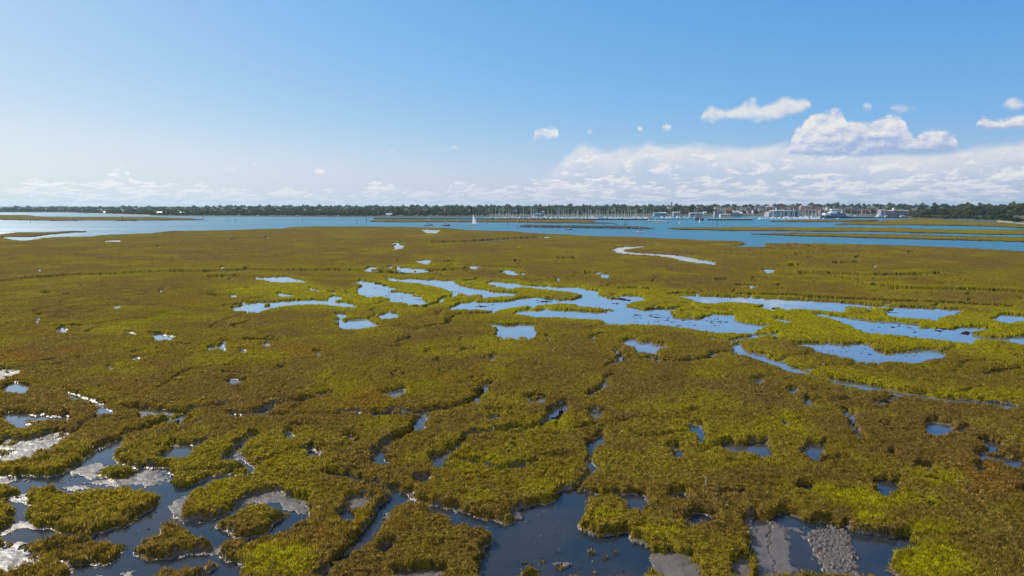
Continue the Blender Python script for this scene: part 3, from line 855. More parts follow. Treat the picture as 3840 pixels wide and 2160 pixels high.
# narrow creeks and ditches: width in metres, then the line
CREEK = []
for key, txt in (('A', """1.4 890 450 1000 400 1150 350 1300 290 1390 250 1420 200
1.3 880 190 1000 200 1150 215 1300 220 1400 235
0.9 1400 200 1530 190 1640 190 1760 190
1.0 1720 260 1950 230 2050 200 2250 140 2400 110 2500 60 2520 90
1.1 1720 270 1900 265 2100 255 2300 245 2576 250
1.0 2190 330 2300 350 2440 350
0.9 1120 500 1220 500 1300 480
1.2 1300 290 1400 330 1500 300"""), ('B', """1.3 0 240 250 235 540 240 640 225 720 210 870 200 960 160 1030 110 1100 50 1130 0
1.5 640 230 600 290 590 330 560 370 460 390 380 430 300 480 250 530
1.1 920 440 950 410 1150 385 1300 365 1500 350 1600 270 1660 180 1700 130
0.9 1870 420 1790 390
0.9 1930 410 1960 340
0.8 820 600 900 590 1090 640 1200 680 1350 660 1450 620 1500 600
0.9 1370 120 1420 105 1540 100
0.9 0 420 60 400 140 400
0.9 1090 215 1180 215 1320 220
0.8 2480 460 2500 500 2540 470
0.7 230 290 300 240 420 200"""), ('C', """0.9 1250 190 1250 250 1290 330 1310 370
1.0 2500 850 2576 820
0.8 0 220 80 225 160 220
0.8 1420 160 1520 140 1620 120
0.9 960 100 930 140
0.8 250 880 350 860 480 850"""), ('D', """3.6 -60 660 60 690 200 760 330 810 500 870 640 910
3.3 640 910 800 940 950 980 1150 1010 1350 1050 1500 1090 1700 1110 1900 1140 2300 1170 2640 1210
1.6 2080 850 2110 870 2200 900 2350 860 2450 850 2576 830
1.0 2480 710 2576 750
0.9 950 1210 970 1280
0.9 1150 1160 1280 1150 1390 1120
1.0 2320 655 2420 650
1.0 230 470 240 495
0.8 1420 560 1430 590"""), ('E', """1.5 2140 1040 2000 1045 1880 1060 1800 1110 1700 1140 1500 1165 1300 1160 1100 1130 900 1110 790 1130
2.6 1790 870 1900 895 2050 905 2200 885 2300 870 2450 840 2576 830 2640 800
1.1 690 1000 740 1080 760 1150 640 1190 530 1240
1.2 530 1449 560 1370 630 1320
1.4 380 890 430 850 520 820
1.1 300 760 470 740
1.4 300 75 500 75
1.3 700 270 900 265 1100 275
1.3 1880 160 2030 165
1.2 1310 333 1560 328 1700 335"""), ('F', """1.8 500 490 590 510 650 490 800 440 830 400 870 380 960 360 1000 330 1000 300
1.5 890 710 910 650 960 610 1050 580 1200 575 1390 580 1450 560 1520 540
2.0 1100 180 1200 165 1280 140
1.5 500 780 560 770 650 740 760 715
1.0 660 590 740 590
1.4 1040 890 1050 930
1.2 1700 930 1780 880
1.0 120 980 220 985
1.0 240 990 340 980
2.2 0 60 300 70 520 75 700 55 900 45 1100 25 1220 8
1.2 1220 8 1500 10 1800 25
1.0 1080 1020 1230 1030
0.9 200 1310 320 1290
0.9 700 1160 850 1160
0.9 560 1060 700 1030
1.0 300 920 480 870
1.0 780 830 810 850"""), ('G', """1.4 1070 1270 1150 1230 1190 1190
1.0 450 1300 560 1290 770 1330
1.0 690 890 880 895 1060 905
1.0 520 740 620 720 760 660
2.0 770 560 900 545
1.0 2380 980 2460 985
1.0 1550 1040 1640 1030
1.0 740 1100 770 1080
1.0 1980 820 2020 830"""), ('H', """2.4 -200 420 0 398 200 375 380 360 520 348 700 345 900 338 1050 328 1250 322 1600 320 1850 310 2100 312 2576 312 2820 318
1.5 580 185 630 190
1.5 740 220 790 225
1.5 1740 75 1790 75
1.5 2000 60 2050 58
1.4 1190 120 1220 140
1.5 2000 270 2040 260
1.9 1840 290 1880 295
1.6 300 480 380 485
1.4 470 498 520 495
1.3 990 440 1050 432
1.3 260 655 320 650
1.2 410 740 620 735
1.1 980 945 1120 935
1.0 1310 880 1450 880
1.0 1840 840 1950 846 2080 850
1.2 2090 1070 2150 1030
1.3 1690 590 1800 570 1900 550
1.4 1560 360 1690 358 1800 355
1.0 1850 640 1980 615
1.2 1730 735 1820 725
0.9 320 1005 450 995
0.9 510 995 600 985
1.2 1560 500 1680 510
1.2 940 545 1010 550"""), ('J', """1.7 370 112 480 100 700 98 1000 90 1200 75 1500 62
1.6 780 245 850 240 880 255
1.5 1310 240 1380 245
1.5 1620 220 1770 216
1.4 1190 325 1300 318"""), ('K', """1.6 880 330 1100 335 1400 350 1600 345 1940 335
1.6 1000 340 1250 380 1400 420 1700 450 1900 455 2200 460 2576 475
1.4 800 270 890 270
1.4 240 380 350 382
1.2 1300 215 1340 205
1.4 1140 255 1330 250
1.2 400 425 500 425
1.4 420 492 800 500 1100 525 1400 538 2000 560 2500 590
1.2 1700 175 1760 176
1.2 850 188 920 190""")):
    for ln in txt.splitlines():
        w, rest = ln.split(' ', 1)
        CREEK.append((float(w), sheet(key, rest)[0]))


# ------------------------------------------------------------------ marsh terrain
RX0, RY0, RW, RH = -1250, 780, 6350, 1700


def fill(img, poly, val, only=None):
    p = np.asarray(poly, float)
    q = np.roll(p, -1, 0)
    y0 = max(int(math.ceil(p[:, 1].min())), RY0)
    y1 = min(int(math.floor(p[:, 1].max())), RY0 + RH - 1)
    for y in range(y0, y1 + 1):
        yy = y + 0.001
        m = (p[:, 1] <= yy) != (q[:, 1] <= yy)
        if not m.any():
            continue
        a, b = p[m], q[m]
        xs = np.sort(a[:, 0] + (yy - a[:, 1]) / (b[:, 1] - a[:, 1]) * (b[:, 0] - a[:, 0]))
        row = img[y - RY0]
        for i in range(0, len(xs) - 1, 2):
            s, e = max(int(round(xs[i] - RX0)), 0), min(int(round(xs[i + 1] - RX0)), RW)
            if e > s:
                if only is None:
                    row[s:e] = val
                else:
                    seg = row[s:e]
                    seg[np.isin(seg, only)] = val


def hidden_shift(p, h, near=True):
    """an outline was seen over plants h tall: bring the hidden edge down to the ground behind (or before) them"""
    p = np.asarray(p, float).copy()
    nx, pv = np.roll(p, -1, 0), np.roll(p, 1, 0)
    area = np.sum(p[:, 0] * nx[:, 1] - nx[:, 0] * p[:, 1])
    t = nx - pv
    n = np.stack([t[:, 1], -t[:, 0]], -1)
    n /= np.maximum(np.linalg.norm(n, axis=1, keepdims=True), 1e-6)
    if area < 0:
        n = -n
    d = n[:, 1] if near else -n[:, 1]
    dist = np.minimum(unproject(p)[:, 1], 1500)
    h = h * np.interp(dist, [55, 90, 200], [0.55, 0.8, 1.0])
    p[:, 1] += np.clip(d, 0, 1) * h * FPX * 0.97 / np.sqrt(dist ** 2 + CAM_H ** 2)
    return p


VEG, SEA, BED, MUDC, MATC, DITCH = 1, 0, 2, 3, 4, 5


def build_marsh():
    img = np.zeros((RH, RW), np.uint8)
    for p in [*SPIT, *ISLES]:        # a fringe of bare mud below each islet of the estuary
        for dy in (0.0, 1.2, 2.4):
            fill(img, p + (0, dy), MATC)
    for p in [LAND, *SPIT, *ISLES]:
        fill(img, hidden_shift(p, 0.45, False), VEG)
    for p in WATER:
        fill(img, hidden_shift(p, 0.62), BED, (VEG, BED))
    for w, line in CREEK:
        g = unproject(line)
        # even out the steps of the line, wander a little, and give it a width on the ground
        seg = np.linalg.norm(np.diff(g, axis=0), axis=1)
        s = np.concatenate([[0], np.cumsum(seg)])
        k = max(int(s[-1] / 1.5), 4)
        q = np.linspace(0, s[-1], k)
        g = np.stack([np.interp(q, s, g[:, 0]), np.interp(q, s, g[:, 1])], -1)
        g[:, 0] += (fbm(g[:, 0], g[:, 1], 0.25, 2, 3.0) - 0.5) * 1.2
        t = np.gradient(g, axis=0)
        t /= np.maximum(np.linalg.norm(t, axis=1, keepdims=True), 1e-6)
        n = np.stack([-t[:, 1], t[:, 0]], -1)
        ww = w * (0.55 + 0.9 * fbm(g[:, 0], g[:, 1], 0.35, 2, 8.0)) * 0.5
        ww *= np.clip(np.minimum(np.arange(k), np.arange(k)[::-1]) / 2.0, 0.25, 1)
        a, b = project(g + n * ww[:, None]), project(g - n * ww[:, None])
        # seen from so low a far ditch must be broad to show at all
        need = np.interp(g[:, 1], [70, 140, 200, 300], [2.6, 4.8, 8.5 if w >= 1.4 else 6.0, 7.5 if w >= 1.4 else 5.0])
        flat = np.abs(a[:, 0] - b[:, 0]) < np.maximum(6, np.abs(t[:, 0]) * 40)
        lo, hi = np.minimum(a[:, 1], b[:, 1]), np.maximum(a[:, 1], b[:, 1])
        thin = flat & (hi - lo < need) & (np.abs(t[:, 0]) > 0.35)
        sgn = np.where(a[:, 1] > b[:, 1], 1, -1)
        c_ = (lo + hi) * 0.5
        a[thin, 1] = (c_ + sgn * need * 0.5)[thin]
        b[thin, 1] = (c_ - sgn * need * 0.5)[thin]
        fill(img, np.concatenate([a, b[::-1]]), BED if w >= 2.5 else DITCH, (VEG,))
    mudz = np.zeros((RH, RW), np.float32)
    mudr = np.zeros((RH, RW), np.float32)
    mudz[:150] = 0.15
    for p, z, r in MUD + SHALLOW:
        fill(img, p, MUDC)
        m = np.zeros((RH, RW), np.uint8)
        fill(m, p, 1)
        mudz[m > 0], mudr[m > 0] = z, r
    for p in ISLETS:
        fill(img, hidden_shift(p, 0.3, False), VEG)
    for p in MATS:
        fill(img, p, MATC, (BED, MUDC))
    lush = np.zeros((RH, RW), np.float32)
    for p, v in ((ISLES[2], 0.6), (ISLES[3], 0.35), (ISLES[5], 0.35)):
        fill(lush, p, v)
    for p in LUSH:
        fill(lush, p, 1.0)

    xs = np.concatenate([np.arange(-1150, -60, 5.0), np.arange(-60, 3900, 2.5), np.arange(3900, 4950, 5.0)])
    ys = np.concatenate([np.arange(797, 905, 0.9), np.arange(905, 1250, 1.9), np.arange(1250, 2200, 2.2), np.arange(2200, 2440, 5.0)])
    PX, PY = np.meshgrid(xs, ys)
    G = unproject(np.stack([PX, PY], -1))
    X, Y = G[..., 0], G[..., 1]
    nr, nc = X.shape
    # rough edges: look the outline up a little way off
    k = np.clip(Y / 150, 0.6, 2.2)
    wx = (fbm(X, Y, 0.55, 3, 1.0) - 0.5) * 1.3 * k + (fbm(X, Y, 2.6, 3, 2.0, 0.7) - 0.5) * 0.95
    wy = (fbm(X, Y, 0.55, 3, 31.0) - 0.5) * 1.3 * k + (fbm(X, Y, 2.6, 3, 32.0, 0.7) - 0.5) * 0.95
    q = project(np.stack([X + wx, Y + wy], -1))
    ix = np.clip((q[..., 0] - RX0).round().astype(int), 0, RW - 1)
    iy = np.clip((q[..., 1] - RY0).round().astype(int), 0, RH - 1)
    cls = img[iy, ix]
    lu = lush[iy, ix]
    mz, mr = mudz[iy, ix], mudr[iy, ix]

    def blur(a, kx, ky):
        a = a.astype(np.float32)
        for ax, kk in ((1, kx), (0, ky)):
            c = np.cumsum(np.pad(a, [(kk + 1, kk) if i == ax else (0, 0) for i in (0, 1)], mode='edge'), axis=ax, dtype=np.float64)
            n = a.shape[ax]
            hi = np.take(c, np.arange(2 * kk + 1, 2 * kk + 1 + n), axis=ax)
            lo = np.take(c, np.arange(0, n), axis=ax)
            a = ((hi - lo) / (2 * kk + 1)).astype(np.float32)
        return a
    # tufts on the higher mud, bare gaps in the sward beside the water
    cls = np.where((cls == MUDC) & (mz >= 0.08) & (mr < 0.12) & (Y < 110) & (fbm(X, Y, 0.8, 3, 21.0, 0.65) > 0.585), VEG, cls)
    e0 = blur(cls == VEG, 6, 4)
    cls = np.where((cls == VEG) & (e0 < 0.9) & (Y < 130) & (fbm(X, Y, 1.1, 3, 23.0, 0.65) > 0.60), MUDC, cls)
    mz = np.where(mr == 0, 0.06, mz)
    mr = np.where(mr == 0, 0.10, mr)
    veg = (cls == VEG)
    e = blur(veg, 4, 3)
    wide = blur(veg, 14, 8)
    lu = blur(blur(blur(lu, 14, 8), 9, 5), 6, 4)
    near = np.clip(1.6 - Y / 120, 0, 1)
    big = fbm(X, Y, 0.10, 3, 5.0)
    b1 = 1 - np.abs(fbm(X, Y, 0.75, 2, 6.0) * 2 - 1) * 1.6
    b2 = fbm(X, Y, 2.2, 2, 7.0)
    b3 = fbm(X, Y, 6.0, 1, 71.0)
    soft = np.clip((e - 0.42) / 0.5, 0, 1)
    soft = soft * soft * (3 - 2 * soft)
    soft = soft + (1 - soft) * np.clip((Y - 75) / 60, 0, 1)
    lip = np.clip(wide * 2 - 0.8, 0, 1)
    z = 0.05 + (0.34 + 0.10 * lip) * soft + 0.26 * (big - 0.5) * lip + 0.19 * b1 * soft + (0.26 * (b2 - 0.5) * (0.4 + 0.6 * soft)) * np.clip(2.2 - Y / 150, 0.25, 1) + 0.10 * (b3 - 0.5) * near
    z = z * np.interp(Y, [80, 150], [1.0, 0.68])
    z = z + 0.16 * np.clip((0.93 - wide) * 3, 0, 1) * (fbm(X, Y, 0.3, 2, 15.0)) * veg
    # little runnels and hollows everywhere in the sward
    rid = np.abs(fbm(X, Y, 0.055, 3, 41.0) - 0.5)
    msk = fbm(X, Y, 0.018, 2, 43.0)
    run = np.clip(1 - rid / np.interp(Y, [90, 260], [0.021, 0.040]), 0, 1) * (msk > np.interp(Y, [90, 260], [0.48, 0.56]))
    z = z - np.interp(Y, [90, 260], [0.52, 0.62]) * run * veg
    hol = fbm(X, Y, 0.16, 3, 47.0)
    z = z - 1.3 * np.clip(hol - 0.63, 0, 0.3) * veg
    crk = np.abs(fbm(X, Y, 0.16, 3, 49.0) - 0.5)
    z = z - 0.24 * np.clip(1 - crk / 0.02, 0, 1) * (fbm(X, Y, 0.05, 2, 50.0) > 0.5) * veg * (Y < 160)
    # slumped mud below the banks, in places
    slump = (cls == BED) & (e > 0.09) & (Y < 150) & (fbm(X, Y, 0.16, 3, 63.0) + 0.10 * np.clip((2 - X) / 25, -0.4, 1) + 0.06 * ((X > 20) & (Y > 85)) > 0.47)
    cls = np.where(slump, MUDC, cls)
    z = np.where(cls == BED, -0.35, z)
    z = np.where(cls == SEA, -0.45, z)
    z = np.where(cls == DITCH, -0.55 - 0.5 * np.clip((Y - 60) / 120, 0, 1) + 0.06 * b2, z)
    mud = mz + mr * ((fbm(X, Y, 0.5, 3, 51.0, 0.55) - 0.5) * 2.0 + (fbm(X, Y, 2.4, 2, 52.0, 0.55) - 0.5) * 0.55)
    rough = mr > 0.2
    mud = np.where(rough, mz + 0.9 * mr * (np.abs(fbm(X, Y, 2.9, 3, 55.0, 0.7) - 0.5) * 2.4 + 0.9 * (fbm(X, Y, 6.5, 2, 56.0, 0.7) - 0.5) - 0.25), mud)
    mud = np.where(slump, -0.03 + 0.30 * e + 0.12 * (b2 - 0.5) + 0.10 * (b3 - 0.5), mud)
    z = np.where(cls == MUDC, mud, z)
    z = np.where(cls == MATC, 0.035 + 0.05 * b2 + 0.12 * (Y > 450), z)
    # bank and plants thin out over the speckled flats on the seaward side
    V = np.stack([X, Y, z], -1).reshape(-1, 3)
    idx = np.arange(nr * nc).reshape(nr, nc)
    F = np.stack([idx[1:, :-1], idx[1:, 1:], idx[:-1, 1:], idx[:-1, :-1]], -1).reshape(-1, 4)
    c = cls.reshape(-1)
    isv = ((c == VEG) | (c == MATC))[F].sum(1)
    dry = ((c != BED) & (c != SEA))[F].sum(1)
    mixed = (isv > 0) & (isv < 4)
    nz = fbm(X, Y, 0.22, 3, 61.0).reshape(-1)[F[:, 0]]
    yf = Y.reshape(-1)[F[:, 0]]
    bank_mud = mixed & (nz > 0.60 - 0.08 * np.clip((4 - V[F[:, 0], 0]) / 20, 0, 1)) & (yf < 85)
    plant = (isv > 0) & ~bank_mud
    earth = (dry > 0) & ~plant
    lushv = np.clip(lu * (0.30 + 1.15 * fbm(X, Y, 0.25, 4, 81.0, 0.65)) + 0.38 * np.clip((fbm(X, Y, 0.075, 4, 85.0, 0.62) - 0.52) * 7, 0, 1) * (1 - lu) + np.clip((0.97 - wide) * 2.2, 0, 1) * 0.5 * np.clip((Y - 95) / 60, 0, 1) * (Y < 330), 0, 1).reshape(-1)
    weed = (c == MATC).astype(np.float32)

    def part(mask, name, mat):
        f = F[mask]
        u, inv = np.unique(f, return_inverse=True)
        me = mesh_np(name, V[u], inv.reshape(-1, 4), True)
        attr(me, 'lush', lushv[u])
        attr(me, 'weed', weed[u])
        return link(name, me, mat)
    tag(part(plant, 'salt_marsh_plants', M_PLANT), 'olive green and brown salt marsh plants covering the flats', 'marsh plants', kind='stuff')
    tag(part(earth, 'mud', M_MUD), 'grey wet tidal mud along the creeks', 'mud', kind='structure')

    # leaves and stems standing out of the sward
    area = np.abs(np.gradient(X, axis=1) * np.gradient(Y, axis=0)).reshape(-1)
    y = Y.reshape(-1)
    dens = np.interp(y, [40, 60, 80, 110, 150, 220, 320, 400, 480], [30, 24, 17, 10, 5.0, 1.8, 0.55, 0.2, 0.0])
    ok = (c == VEG) & (np.abs(X.reshape(-1)) < y * 0.86 + 14) & (y < 480)
    cnt = rng.poisson(np.where(ok, dens * area, 0))
    vi = np.repeat(np.arange(len(cnt)), cnt)
    n = len(vi)
    gx, gy = np.abs(np.gradient(X, axis=1)).reshape(-1), np.abs(np.gradient(Y, axis=0)).reshape(-1)
    base = V[vi].copy()
    base[:, 0] += (rng.random(n) - 0.5) * gx[vi]
    base[:, 1] += (rng.random(n) - 0.5) * gy[vi]
    K = 5
    spiky = fbm(base[:, 0], base[:, 1], 0.22, 2, 95.0) > 0.55
    sc = np.interp(y[vi], [40, 90, 150, 300, 430], [0.9, 0.95, 1.0, 1.15, 1.3])
    tall = 0.75 + 0.6 * fbm(base[:, 0], base[:, 1], 0.5, 2, 91.0)
    tall *= np.where(e.reshape(-1)[vi] < 0.95, 1.15, 1.0)
    P = np.repeat(base, K, 0)
    s = np.repeat(sc * tall, K)
    m = len(P)
    P[:, 0] += rng.normal(0, 0.09, m) * s
    P[:, 1] += rng.normal(0, 0.09, m) * s
    P[:, 2] -= 0.03
    ang, lean = rng.random(m) * 2 * math.pi, rng.random(m) * 0.95
    sp = np.repeat(spiky, K)
    lean = np.where(sp, lean * 0.6, lean)
    hgt = np.repeat(np.interp(y[vi], [90, 170], [1.0, 0.6]), K) * (0.09 + 0.13 * rng.random(m)) * np.sqrt(s) * np.sqrt(np.maximum(s, 1)) * np.where(sp, 1.7, 1.0)
    wid = (0.024 + 0.030 * rng.random(m)) * s * np.where(sp, 0.7, 1.15)
    tip = P + np.stack([np.cos(ang) * lean * hgt, np.sin(ang) * lean * hgt, hgt * np.sqrt(1.05 - lean ** 2)], -1)
    sa = rng.random(m) * math.pi
    side = np.stack([np.cos(sa) * wid, np.sin(sa) * wid, np.zeros(m)], -1)
    mid = (P + tip) * 0.5 + np.array([0, 0, 0.02])
    VV = np.stack([P, mid + side, tip, mid - side], 1).reshape(-1, 3)
    FF = np.arange(len(VV)).reshape(-1, 4)
    me = mesh_np('marsh_leaves', VV, FF)
    attr(me, 'lush', np.repeat(np.repeat(lushv[vi], K), 4))
    attr(me, 'weed', np.zeros(len(VV)))
    tuft = np.repeat(0.72 + 0.5 * rng.random(n), K)
    attr(me, 'tone', np.repeat((0.8 + 0.75 * rng.random(m)) * tuft, 4))
    dry = np.repeat(rng.random(n) < 0.045 + 0.10 * (fbm(base[:, 0], base[:, 1], 0.13, 2, 97.0) > 0.6), K) * (0.5 + 0.5 * rng.random(m))
    attr(me, 'dry', np.repeat(dry, 4))
    tag(link('marsh_leaves', me, M_LEAF), 'leaves and stems of the salt marsh plants standing up', 'marsh plants', kind='stuff')
    print('marsh', nr, nc, 'tufts', n)

    # still water in the creeks and pools of the near marsh; the narrow ditches have run dry
    lm = np.zeros((RH, RW), np.uint8)
    fill(lm, LAND, 1)
    wet = (blur(np.isin(cls, (BED, MUDC, MATC)), 3, 3).reshape(-1) > 0.01) & (lm[iy, ix].reshape(-1) > 0)
    f = F[wet[F].any(1)]
    u, inv = np.unique(f, return_inverse=True)
    W = V[u].copy()
    W[:, 2] = 0.004
    tag(link('creek_water', mesh_np('creek_water', W, inv.reshape(-1, 4), True), M_POOL), kind='structure')


def build_sea():
    """open water from the marsh edge to the far shore"""
    edge = unproject(np.array([p + (0, 2.5) for p in LAND if p[1] < 1200]))
    ring = [tuple(p) for p in edge]
    ring = [(-7800.0, ring[0][1])] + ring + [(7800.0, ring[-1][1]), (7800.0, 7400.0), (-7800.0, 7400.0)]
    bm = bmesh.new()
    bm.faces.new([bm.verts.new((x, y, 0.0)) for x, y in ring])
    bmesh.ops.triangulate(bm, faces=bm.faces[:])
    bmesh.ops.recalc_face_normals(bm, faces=bm.faces[:])
    if bm.faces[0].normal.z < 0:
        bmesh.ops.reverse_faces(bm, faces=bm.faces[:])
    me = bpy.data.meshes.new('water')
    bm.to_mesh(me)
    bm.free()
    tag(link('water', me, M_SEA), kind='structure')


def sheet_xy(name, x0, y0, x1, y1, z, mat):
    me = mesh_np(name, [(x0, y0, z), (x1, y0, z), (x1, y1, z), (x0, y1, z)], [(0, 1, 2, 3)])
    return tag(link(name, me, mat), kind='structure')


build_marsh()
build_sea()
sheet_xy('ground', -7900, -400, 7900, 7450, -1.7, M_MUD)

# ------------------------------------------------------------------ far shore: land
SHORE_PX = [(-700, 796), (0, 796.5), (260, 797), (340, 801), (563, 809), (640, 811), (900, 812), (1280, 814.5), (1500, 815), (1700, 815), (1830, 813), (2000, 812.5), (2300, 812),
            (2600, 811.5), (2800, 810.5), (2900, 809.5), (3200, 809.5), (3330, 812), (3400, 818), (3424, 820), (3600, 824), (3750, 832), (3840, 839), (4100, 858), (4700, 900)]


def shore_dist(px):
    return dist_of(float(np.interp(px, [p[0] for p in SHORE_PX], [p[1] for p in SHORE_PX])))


HILL_S = [-5, 0, 4, 25, 70, 140, 260, 480, 850, 1500, 2600, 5000]
HILL_Z = [-0.7, 0.15, 1.2, 1.8, 2.6, 3.6, 5.0, 7.5, 10.0, 12.0, 11.0, 9.0]


def wood_rise(px):
    """the headland on one side climbs sooner than the rest of the shore"""
    return float(np.clip((px - 3380) / 420, 0, 1.25))


def land_z(px, s):
    z = float(np.interp(s, HILL_S, HILL_Z))
    n = float(fbm(np.array([px * 0.004]), np.array([s * 0.002]), 1.0, 2, 3.0)[0])
    z *= (0.75 + 0.5 * n) * float(np.interp(px, [0, 700, 1300, 2000], [0.30, 0.55, 0.85, 0.9])) if s > 20 else 1.0
    town = math.exp(-((px - 3050) / 420.0) ** 2)
    if s > 60:
        z += town * min(1.0, (s - 60) / 250.0) * 5.5
    return z + wood_rise(px) * float(np.interp(s, [0, 10, 60, 140, 300, 900, 2000], [0, 0, 5, 10.5, 11.5, 7, 0]))


def build_far_land():
    m, N, b = material('far_ground')
    g = N.new('ShaderNodeNewGeometry')
    P = g.outputs['Position']
    sp = N.new('ShaderNodeSeparateXYZ')
    N.l.new(P, sp.inputs[0])
    n = N.noise(P, 0.05, 4.0)
    grass = N.mix(n, (0.05, 0.05, 0.018), (0.10, 0.085, 0.03))
    c = N.mix(N.step(sp.outputs[2], 0.3, 1.3), (0.045, 0.038, 0.028), grass)
    N.l.new(c, b.inputs['Base Color'])
    b.inputs['Roughness'].default_value = 0.9
    v, f = [], []
    pxs = list(range(-700, 4720, 20))
    for px in pxs:
        d0 = shore_dist(px)
        for s in HILL_S:
            p = far(px, d0 + s, land_z(px, s))
            v.append(tuple(p))
    k = len(HILL_S)
    for i in range(len(pxs) - 1):
        for j in range(k - 1):
            a = i * k + j
            f.append((a, a + k, a + k + 1, a + 1))
    tag(link('hills', mesh_np('hills', v, f, True), m), kind='structure')
    # pale shingle strip under the wood at one end of the shore, and a sandy one across the estuary
    sand = plain('sand', (0.36, 0.29, 0.20), 0.9, 0.15, 0.2)
    for a0, a1, ds in ((3745, 3960, 3.0), (330, 560, 3.0)):
        v, f = [], []
        q = np.linspace(a0, a1, 24)
        for px in q:
            d0 = shore_dist(px)
            wv = 5.0 * math.sin(math.pi * (px - a0) / (a1 - a0)) + 0.5
            v += [tuple(far(px, d0 - ds - wv * .3, 0.10)), tuple(far(px, d0 + ds + wv, 1.5))]
        for i in range(23):
            f.append((2 * i, 2 * i + 2, 2 * i + 3, 2 * i + 1))
        tag(link('beach', mesh_np('beach', v, f), sand), kind='structure')


build_far_land()


# ------------------------------------------------------------------ trees
def foliage_mat(name, c0, c1):
    m, N, b = material(name)
    N.n.remove(b)
    g = N.new('ShaderNodeNewGeometry')
    oi = N.new('ShaderNodeObjectInfo')
    n = N.noise(g.outputs['Position'], 0.16, 3.0)
    t = N.math('ADD', N.math('MULTIPLY', n, 0.8), N.math('MULTIPLY', oi.outputs['Random'], 0.9))
    c = N.mix(N.step(t, 0.35, 1.2), c0, c1)
    at_ = N.new('ShaderNodeAttribute', attribute_name='tone')
    c = N.vmath('SCALE', c, s=at_.outputs['Fac'])
    df, tr, mx = N.new('ShaderNodeBsdfDiffuse'), N.new('ShaderNodeBsdfTranslucent'), N.new('ShaderNodeMixShader')
    N.l.new(c, df.inputs['Color'])
    N.l.new(c, tr.inputs['Color'])
    mx.inputs[0].default_value = 0.3
    N.l.new(df.outputs[0], mx.inputs[1])
    N.l.new(tr.outputs[0], mx.inputs[2])
    N.l.new(mx.outputs[0], N.n['Material Output'].inputs['Surface'])
    return m


M_TREE = foliage_mat('oak_foliage', (0.042, 0.070, 0.018), (0.115, 0.120, 0.026))
M_PINE = foliage_mat('pine_foliage', (0.018, 0.034, 0.014), (0.030, 0.042, 0.016))
M_BARK = plain('bark', (0.07, 0.055, 0.04), 0.9)


def crown_arrays(w, h, lobes, leaves, leaf, seed, kind='dome', hole=False):
    """leaf clumps spread over a heap of lobes; base of the crown at z=0"""
    r = np.random.default_rng(seed)
    C, Rr = [], []
    for i in range(lobes):
        if kind == 'dome':
            a, u = r.random() * 6.283, math.sqrt(r.random())
            x, y = math.cos(a) * u * w * .36, math.sin(a) * u * w * .36
            top = h * (1 - 0.55 * u * u)
            rad = w * (0.16 + 0.10 * r.random())
            z = max(rad * .7, top - rad * (1.0 + 1.3 * r.random()))
        elif kind == 'cone':
            t = (i + .5) / lobes
            z, rad = h * (0.08 + 0.84 * t), w * (0.30 * (1 - t) + 0.06)
            a = r.random() * 6.283
            x, y = math.cos(a) * w * .16 * (1 - t), math.sin(a) * w * .16 * (1 - t)
        elif kind == 'lean':       # a wind-thrown arch of foliage with sky showing under it
            t = (i + .5) / lobes
            a = math.pi * (0.02 + 0.96 * t)
            x, z, rad = -math.cos(a) * w * .34, h * (0.22 + 0.60 * math.sin(a)), w * (0.11 + 0.05 * r.random())
            y = (r.random() - .5) * w * .3
        C.append((x, y, z))
        Rr.append(rad)
    C, Rr = np.array(C), np.array(Rr)
    ids = r.choice(lobes, leaves, p=Rr ** 2 / np.sum(Rr ** 2))
    d = r.normal(size=(leaves, 3))
    d /= np.linalg.norm(d, axis=1, keepdims=True)
    d[:, 2] = np.where(d[:, 2] < -0.35, -d[:, 2], d[:, 2])
    P = C[ids] + d * Rr[ids][:, None] * (0.72 + 0.36 * r.random((leaves, 1)))
    nrm = d + r.normal(0, 0.55, (leaves, 3))
    nrm /= np.linalg.norm(nrm, axis=1, keepdims=True)
    t1 = np.cross(nrm, r.normal(size=(leaves, 3)))
    t1 /= np.linalg.norm(t1, axis=1, keepdims=True)
    t2 = np.cross(nrm, t1)
    s = leaf * (0.6 + 0.8 * r.random((leaves, 1)))
    V = np.stack([P - t1 * s, P + t2 * s * .8, P + t1 * s, P - t2 * s * .8], 1).reshape(-1, 3)
    F = np.arange(leaves * 4).reshape(-1, 4)
    # solid core added in each lobe to block light, in a darker tone
    ico = bmesh.new()
    bmesh.ops.create_icosphere(ico, subdivisions=1, radius=1)
    iv = np.array([v.co[:] for v in ico.verts])
    fi = np.array([[v.index for v in f.verts] for f in ico.faces])
    ico.free()
    hv, hf, off = [], [], len(V)
    for c, rr in zip(C, Rr):
        hv.append(iv * rr * 0.78 * (0.85 + 0.3 * r.random((len(iv), 1))) + c)
        hf.append(np.concatenate([fi, fi[:, 2:3]], 1) + off)
        off += len(iv)
    tone = np.concatenate([np.repeat(0.7 + 0.6 * r.random(leaves), 4), np.full(off - len(V), 0.75)])
    return np.concatenate([V] + hv), F, np.concatenate(hf), tone


def crown_mesh(name, *a, **k):
    V, F, H, tone = crown_arrays(*a, **k)
    me = bpy.data.meshes.new(name)
    # quads for leaves, triangles for the cores
    me.from_pydata(V.tolist(), [], [tuple(f) for f in F.tolist()] + [tuple(f[:3]) for f in H.tolist()])
    attr(me, 'tone', tone)
    return me


